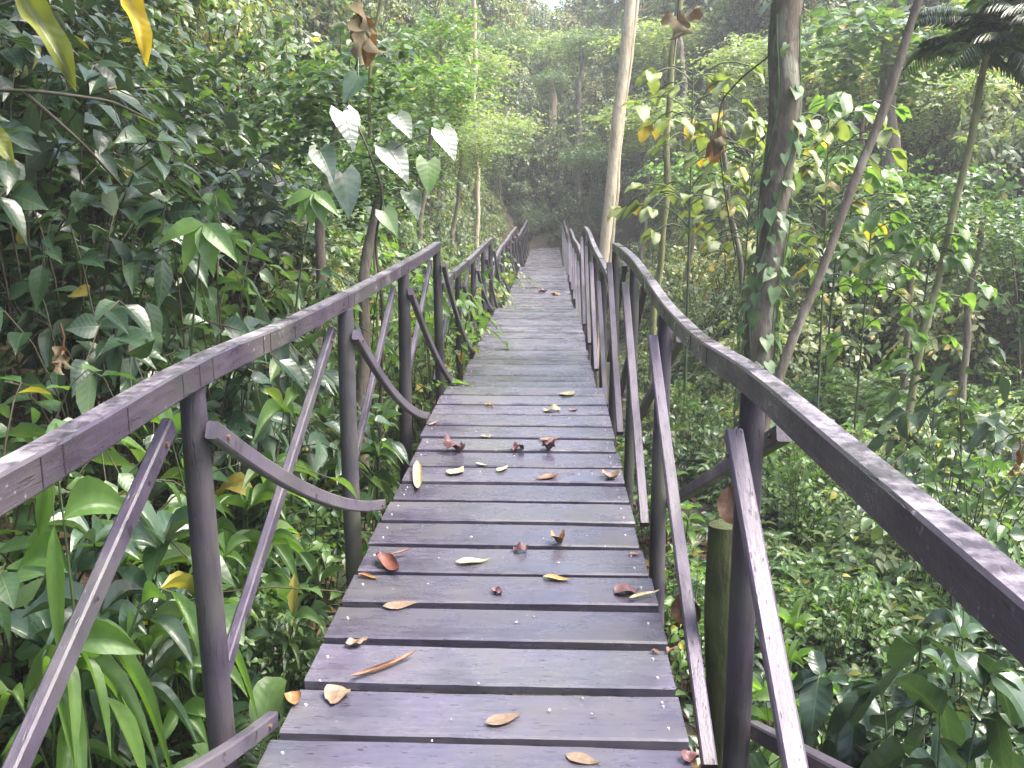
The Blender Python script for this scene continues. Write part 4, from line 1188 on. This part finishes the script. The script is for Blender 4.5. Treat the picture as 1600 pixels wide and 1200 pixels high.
# bare branch and arching twig
def stick(name, pts_px, r0, r1, mat, label, cat, seed=0, extra=()):
    P = [at(*p) for p in pts_px]
    base = P[0].copy()
    o = empty(name, base, label, cat)
    g = Geo()
    for chain in [P] + [[at(*p) for p in e] for e in extra]:
        A = np.array([tuple(p - base) for p in chain]); t = np.linspace(0, len(A) - 1, 30)
        C = np.stack([np.interp(t, range(len(A)), A[:, i]) for i in range(3)], -1)
        for _ in range(2): C[1:-1] = .25 * C[:-2] + .5 * C[1:-1] + .25 * C[2:]
        tube(g, C, np.linspace(r0, r1, 30), 7)
    obj("twig", g.mesh("twig"), mat, o)
    return o
stick("bare_branch", [(-60, 138, 4.3), (0, 141, 4.3), (60, 143, 4.3), (120, 150, 4.35), (175, 158, 4.6), (240, 190, 5.1)], .010, .006, M["stem_b"], "long bare forked branch reaching in from the left edge", "branch",
      extra=[[(35, 142, 4.3), (80, 180, 4.35), (130, 225, 4.4), (190, 290, 4.7)]])
stick("hanging_vine", [(1205, 85, 10.5), (1160, 120, 10.8), (1128, 155, 11), (1120, 200, 11), (1132, 300, 11.3), (1150, 400, 11.6)], .010, .008, M["stem_b"], "thin dark vine arching from the thick trunk down to the dead leaf", "vine")
stick("hanging_vine", [(1064, -40, 14), (1060, 10, 14), (1056, 60, 14), (1052, 100, 14)], .012, .007, M["stem_b"], "short vine with a dead leaf hanging at the top centre", "vine")

def dead_clump(u, v, Y, L, n, label, seed):
    P = at(u, v, Y)
    rg = np.random.default_rng(seed)
    o = empty("dead_leaf", P, label, "dead leaf")
    g = Geo()
    A = np.stack([rg.normal(0, .3, n), rg.normal(0, .3, n), -np.ones(n)], -1)
    place_leaves(g, leaf_template("oblong", 8, 4, fold=.6, droop=.35, wave=1.5), rg.normal(0, .35 * L, (n, 3)) * (.5, .5, .8), A, rg.normal(0, 1, (n, 3)), L * rg.uniform(.7, 1.1, n), .26, .05)
    hh = .45 if L > .2 else .1
    tube(g, [(0, 0, hh), (0.01, 0, hh / 2), (0, 0, 0)], .005, 5)
    obj("blade", g.mesh("dead_blade"), M["dead"], o)
dead_clump(565, 22, 7.6, .27, 7, "brown dead leaf bunch hanging in the bright shrub at the upper left", 1)
dead_clump(1128, 205, 11, .34, 3, "dark brown dead leaf hanging on the arching vine", 2)
dead_clump(1062, 2, 14, .42, 3, "brown dead leaf hanging at the very top between the trunks", 3)
dead_clump(1590, 715, 4.4, .075, 3, "small reddish dead leaf caught in the bushes at the right edge", 4)
dead_clump(98, 548, 3.3, .06, 10, "rusty dead flower head among the pale leaves above the left rail", 5)

# leaves hanging into the picture from a branch overhead
hb = [(-120, -70, 2.6), (60, -60, 2.6), (230, -75, 2.65), (420, -120, 2.8)]
ob = stick("overhanging_branch", hb, .012, .006, M["stem_b"], "overhead branch whose long leaves hang into the top left corner", "branch")
LFH = leaf_template("strap", 12, 6, fold=.35, droop=.05, wave=.9)
for (u, v, tu, tv, L, mk, lab) in [(20, -30, 118, 125, .34, "ygl", "long twisted olive-green hanging leaf"), (190, -35, 232, 92, .26, "yl", "clear yellow hanging leaf")]:
    P = at(u, v, 2.5); Q = at(tu, tv, 2.45)
    one_leaf(ob, "leaf", LFH, P, np.array(Q - P), np.array((.5, -.8, .2)), (Q - P).length, .125, M[mk], .02, lab, P + Vector((0, .02, .09)))
P = at(-25, 195, 2.4); Q = at(20, 248, 2.35)
one_leaf(ob, "leaf", LFH, P, np.array(Q - P), np.array((.3, -.8, .4)), (Q - P).length * 1.05, .2, M["ygl"], .02, "pale yellow-green leaf tip", at(-60, 60, 2.5))

# mossy stump beside the front right post
sp = at(1140, 820, 3.15)
sb = Vector((sp.x, sp.y, float(gz(sp.x, sp.y)) - .02))
st = empty("mossy_stump", sb, "mossy green stump standing behind the front right post", "stump")
g = Geo(); hs = sp.z - sb.z; q = np.linspace(0, 1, 14)
tube(g, np.stack([.02 * np.sin(q * 4), .01 * np.cos(q * 5), -.1 + (hs + .1) * q], -1), .062 + .02 * (1 - q) + .006 * np.sin(q * 17), 14)
obj("trunk", g.mesh("stump"), M["bark_moss"], st)

# ------------------------------------------------------------------ fallen leaves on the deck
def litter_mat(name, c1, c2, rough=.55, trans=.15):
    m, t, out = newmat(name); L = t.links.new
    tc = N(t, "ShaderNodeTexCoord"); uv = N(t, "ShaderNodeUVMap"); sx = N(t, "ShaderNodeSeparateXYZ"); L(uv.outputs[0], sx.inputs[0])
    nz = N(t, "ShaderNodeTexNoise", Scale=45.0, Detail=5.0, Roughness=.7); L(tc.outputs["Object"], nz.inputs["Vector"])
    rp_ = ramp(t, [(0.35, c1), (0.65, c2)]); L(nz.outputs[0], rp_.inputs[0])
    du = math_n(t, 'ABSOLUTE', math_n(t, 'SUBTRACT', sx.outputs[0], .5))
    mid = math_n(t, 'SUBTRACT', 1.0, math_n(t, 'MULTIPLY', du, 18.0), True)
    col = mixc(t, math_n(t, 'MULTIPLY', mid, .4), rp_.outputs[0], tuple(x * .45 for x in c1))
    p = N(t, "ShaderNodeBsdfPrincipled", Roughness=rough); L(col, p.inputs["Base Color"])
    bp = N(t, "ShaderNodeBump", Strength=.5, Distance=.003); L(nz.outputs[0], bp.inputs["Height"]); L(bp.outputs[0], p.inputs["Normal"])
    L(p.outputs[0], out.inputs[0])
    return m
M["f_cream"] = litter_mat("cream_dead_leaf", (0.22, 0.19, 0.10), (0.38, 0.34, 0.20))
M["f_tan"] = litter_mat("tan_dead_leaf", (0.12, 0.080, 0.055), (0.21, 0.15, 0.10))
M["f_brown"] = litter_mat("brown_dead_leaf", (0.08, 0.038, 0.022), (0.18, 0.09, 0.05))
M["f_red"] = litter_mat("red_brown_dead_leaf", (0.07, 0.022, 0.016), (0.15, 0.05, 0.033))
M["f_purple"] = litter_mat("purple_dead_leaf", (0.050, 0.018, 0.022), (0.11, 0.045, 0.05))
M["f_orange"] = litter_mat("orange_dead_leaf", (0.16, 0.075, 0.03), (0.26, 0.14, 0.06))
M["f_yellow"] = litter_mat("yellow_brown_leaf", (0.18, 0.12, 0.04), (0.28, 0.20, 0.07))

def fallen(u1, v1, u2, v2, asp, mk, label, curl=.6, bend=.15, crump=.0, seed=0, stalk=0, shape="ovate", cat="fallen leaf", lift=0.0):
    """dry leaf lying on the planks from one photo pixel to another; curl rolls it about its length"""
    a, b = deck_hit(u1, v1), deck_hit(u2, v2)
    rg = np.random.default_rng(seed * 7 + int(u1) + int(v1))
    c_ = (a + b) / 2; a = c_ + (a - c_) * .82; b = c_ + (b - c_) * .82; L = (b - a).length
    T, F, UV = leaf_template(shape, 12, 8, fold=0, droop=0)
    ax = np.array((b - a)) / L; ax[2] *= 1
    B = norm(np.cross(ax, (0, 0, 1.0))); up = np.cross(B, ax)
    W = L * asp
    s_, t_ = T[:, 0] * W, T[:, 1]
    if curl > .05:
        rr2 = W / curl
        x = np.sin(s_ / rr2) * rr2; z = (1 - np.cos(s_ / rr2)) * rr2
    else: x, z = s_, 0 * s_
    z = z + bend * L * (4 * (t_ - .5) ** 2) * .5
    f1, f2, p1, p2 = rg.uniform(5, 9), rg.uniform(6, 12), *rg.uniform(0, 6.28, 2)
    if crump:
        z = z + crump * W * (np.sin(t_ * f1 + p1 + s_ / W * 2.2) + .6 * np.sin(t_ * f2 * 1.7 + p2 - s_ / W * 3.1))
        x = x * (1 + .25 * crump * np.sin(t_ * f2 + p1)) + crump * W * .35 * np.sin(t_ * f1 * .8 + p2)
    else:
        z = z + .05 * W * np.sin(t_ * f1 + p1)
    z = z - z.min() + .0015 + lift
    V = t_[:, None] * L * ax + x[:, None] * B + z[:, None] * up
    g = Geo(); g.add(V, F, UV)
    Vl = V + np.array((0, 0, -.0012)); g.add(Vl, F[:, ::-1], UV)
    if stalk:
        zz0 = float(np.median(z[:9]))
        q = np.linspace(0, 1, 8)[:, None]
        st_ = -ax * stalk + B * .25 * stalk * np.sin(q * 2) * 0
        tube(g, -ax * stalk * q + B * .18 * stalk * np.sin(q * 3) + up * (zz0 + (.003 - zz0) * q), .0016, 5)
    o = obj("fallen_leaf", g.mesh("fallen_leaf"), M[mk], None, a)
    set_props(o, label, cat, "fallen leaves on the bridge deck")
    return o

fallen(652, 726, 653, 780, .075, "f_cream", "long upright-looking cream leaf near the left deck edge, tip pointing away", curl=1.4)
fallen(700, 712, 722, 700, .55, "f_purple", "dark purple crumpled leaf left of centre, leftmost of three in a row", curl=1.2, crump=.3)
fallen(801, 706, 820, 700, .5, "f_purple", "dark purple crumpled leaf in the middle of the row of three", curl=1.0, crump=.3)
fallen(851, 700, 867, 708, .5, "f_purple", "dark purple crumpled leaf, rightmost of the row of three", curl=1.1, crump=.35)
fallen(700, 746, 727, 732, .32, "f_cream", "cream split leaf right of the long upright cream leaf", curl=.5)
fallen(741, 724, 765, 729, .14, "f_cream", "short thin cream scrap above the split cream leaf", curl=.4)
fallen(776, 741, 795, 729, .22, "f_cream", "small hooked cream leaf in front of the dark row", curl=1.0)
fallen(876, 745, 830, 752, .25, "f_brown", "brown leaf with a long pale stalk across the plank", curl=.8, stalk=.11)
fallen(940, 752, 972, 742, .4, "f_tan", "torn tan leaf near the right deck edge by the second brace", curl=.5, crump=.2)
fallen(592, 874, 626, 905, .26, "f_red", "large red-brown curled leaf with a red stalk near the left deck edge", curl=1.5, bend=.4, stalk=.05)
fallen(650, 865, 590, 880, .06, "f_red", "long red leaf stalk lying behind the large red-brown leaf", curl=.9, cat="leaf stalk", lift=.02)
fallen(556, 900, 597, 908, .20, "f_orange", "small rolled orange leaf left of the red-brown curled leaf", curl=1.7)
fallen(706, 882, 772, 876, .22, "f_cream", "pale yellow pointed leaf in the middle of the deck", curl=.7)
fallen(843, 905, 899, 911, .22, "f_yellow", "yellow-brown boat-shaped leaf right of centre", curl=1.2)
fallen(769, 923, 786, 935, .35, "f_purple", "tiny dark scrap stuck in the gap between two planks", curl=1.0, crump=.2)
fallen(957, 933, 1003, 920, .42, "f_purple", "dark purple leaf under the rolled cream leaf at the right edge", curl=.8, crump=.15)
fallen(978, 946, 1036, 930, .13, "f_cream", "rolled cream leaf overlapping the dark purple leaf at the right edge", curl=1.8, lift=.015)
fallen(592, 950, 660, 943, .26, "f_tan", "flat faded tan leaf pressed onto the plank left of centre", curl=.1, bend=.02)
fallen(536, 1012, 580, 1003, .38, "f_tan", "shrivelled tan leaf above the long brown roll", curl=.3, crump=.18)
fallen(534, 1072, 662, 1021, .085, "f_brown", "long brown rolled-up leaf lying slantwise at the front left", curl=2.2, shape="lance")
fallen(535, 1076, 516, 1108, .48, "f_tan", "rounded tan leaf at the lower end of the long brown roll", curl=.7, crump=.1)
fallen(455, 1084, 462, 1108, .42, "f_orange", "small cupped orange leaf on the left deck edge", curl=1.3)
fallen(752, 1134, 822, 1116, .24, "f_tan", "flat speckled tan leaf in the front centre", curl=.3, bend=.04)
fallen(878, 1184, 945, 1198, .26, "f_tan", "tan leaf at the bottom edge right of centre", curl=.4)
fallen(1066, 1196, 1095, 1182, .5, "f_purple", "dark purple leaf in the bottom right corner of the deck", curl=1.2, crump=.15)
fallen(1016, 1020, 1033, 1021, .4, "f_brown", "small reddish scrap near the right deck edge, left of a pair", curl=.8, crump=.2)
fallen(1040, 1021, 1058, 1016, .4, "f_brown", "small reddish scrap near the right deck edge, right of a pair", curl=.8, crump=.2)
fallen(862, 856, 884, 845, .5, "f_orange", "crumpled pinkish-orange leaf on the plank gap right of centre", curl=1.3, crump=.35)
fallen(800, 864, 830, 857, .45, "f_purple", "speckled purple flower scrap in front of the centre", curl=.2, crump=.25, cat="flower scrap")
fallen(980, 868, 1003, 866, .3, "f_brown", "narrow brown leaf by the right edge beyond the purple leaf", curl=.7)
fallen(838, 457, 858, 458, .4, "f_purple", "far dark leaf beside the rust-orange leaf on the distant deck", curl=.9, crump=.2)
fallen(860, 461, 878, 462, .45, "f_orange", "far rust-orange leaf on the distant deck", curl=.6, crump=.2)
fallen(826, 450, 850, 449, .3, "f_tan", "far pale tan leaf beyond the rust-orange leaf", curl=.3)
fallen(757, 633, 774, 636, .35, "f_orange", "small orange leaf where the first stretch of deck ends", curl=.6, crump=.15)
fallen(848, 646, 880, 640, .35, "f_cream", "pale torn leaf scraps near the crest of the first stretch", curl=.2, crump=.25)
fallen(888, 643, 905, 640, .35, "f_tan", "tiny tan leaf right of the pale torn scraps", curl=.5)
fallen(750, 684, 771, 680, .3, "f_cream", "faded cream scrap behind the row of dark leaves", curl=.2)
fallen(838, 690, 882, 685, .22, "f_tan", "thin tan leaf behind the rightmost dark leaf", curl=.4)
fallen(668, 668, 690, 656, .1, "f_tan", "thin tan twig-like leaf at the left deck edge by the third post", curl=1.0)
fallen(876, 620, 900, 612, .3, "f_cream", "pale scrap close to the step in the deck", curl=.3)

# brown leaves beside the deck
def leaf_beside(u, v, Y, L, label, seed, mk):
    P = at(u, v, Y); rg = np.random.default_rng(seed)
    g = Geo(); T, F, UV = leaf_template("oblong", 10, 6, fold=.5, droop=.3, wave=.4)
    place_leaves(g, (T, F, UV), [(0, 0, 0)], [np.array((.35, -.25, -.9))], [np.array((-.35, -.8, .4))], L, .42, [.0])
    o = obj("fallen_leaf", g.mesh("fallen_leaf"), M[mk], None, P)
    set_props(o, label, "fallen leaf")
leaf_beside(1063, 928, 3.35, .13, "large curled russet leaf caught between the right deck edge and the brace", 1, "f_brown")
leaf_beside(1139, 760, 3.02, .14, "orange-brown leaf resting on top of the mossy stump", 2, "f_brown")

# tiny pale flecks on the deck
g = Geo(); dr = np.random.default_rng(21)
for k in range(150):
    y = 1.6 + 12 * dr.uniform(0, 1) ** 1.5; x = dr.uniform(XL + .02, XR - .02)
    s_ = dr.uniform(.002, .0065)
    a = dr.uniform(0, 6.28)
    V = np.array([(-1, -.6, 0), (1, -.7, 0), (.9, .7, 0), (-.8, .6, 0), (-.6, -.4, .7), (.6, -.4, .8), (.5, .5, .7), (-.5, .4, .8)]) * s_ * np.array((1, dr.uniform(.5, 1), .6))
    c, sn = math.cos(a), math.sin(a)
    V = V @ np.array([[c, sn, 0], [-sn, c, 0], [0, 0, 1]]) + np.array((x, y, deck_z(y) + .001))
    g.add(V, [(0, 1, 5, 4), (1, 2, 6, 5), (2, 3, 7, 6), (3, 0, 4, 7), (4, 5, 6, 7)])
o = obj("flecks", g.mesh("flecks"), plain_mat("pale_fleck", (0.34, 0.32, 0.30), .7))
set_props(o, "pale flecks scattered over the planks", "flecks", kind="stuff")

# ------------------------------------------------------------------ damp air
def build_haze():
    m, t, out = newmat("damp_air")
    v = N(t, "ShaderNodeVolumePrincipled")
    v.inputs["Color"].default_value = (0.93, 0.96, 1.0, 1)
    v.inputs["Density"].default_value = HAZE
    v.inputs["Anisotropy"].default_value = 0.3
    t.links.new(v.outputs[0], out.inputs[1])
    x0, x1, y0, y1, z0, z1 = -47, 47, -14, 77, -8, 34
    V = [(x, y, z) for x in (x0, x1) for y in (y0, y1) for z in (z0, z1)]
    F = [(0, 1, 3, 2), (4, 6, 7, 5), (0, 4, 5, 1), (2, 3, 7, 6), (0, 2, 6, 4), (1, 5, 7, 3)]
    o = obj("haze", mesh_np("haze", V, F, smooth=False), m)
    set_props(o, "thin pale damp haze hanging in the forest air", "haze", kind="stuff")
HAZE = 0.0026
build_haze()
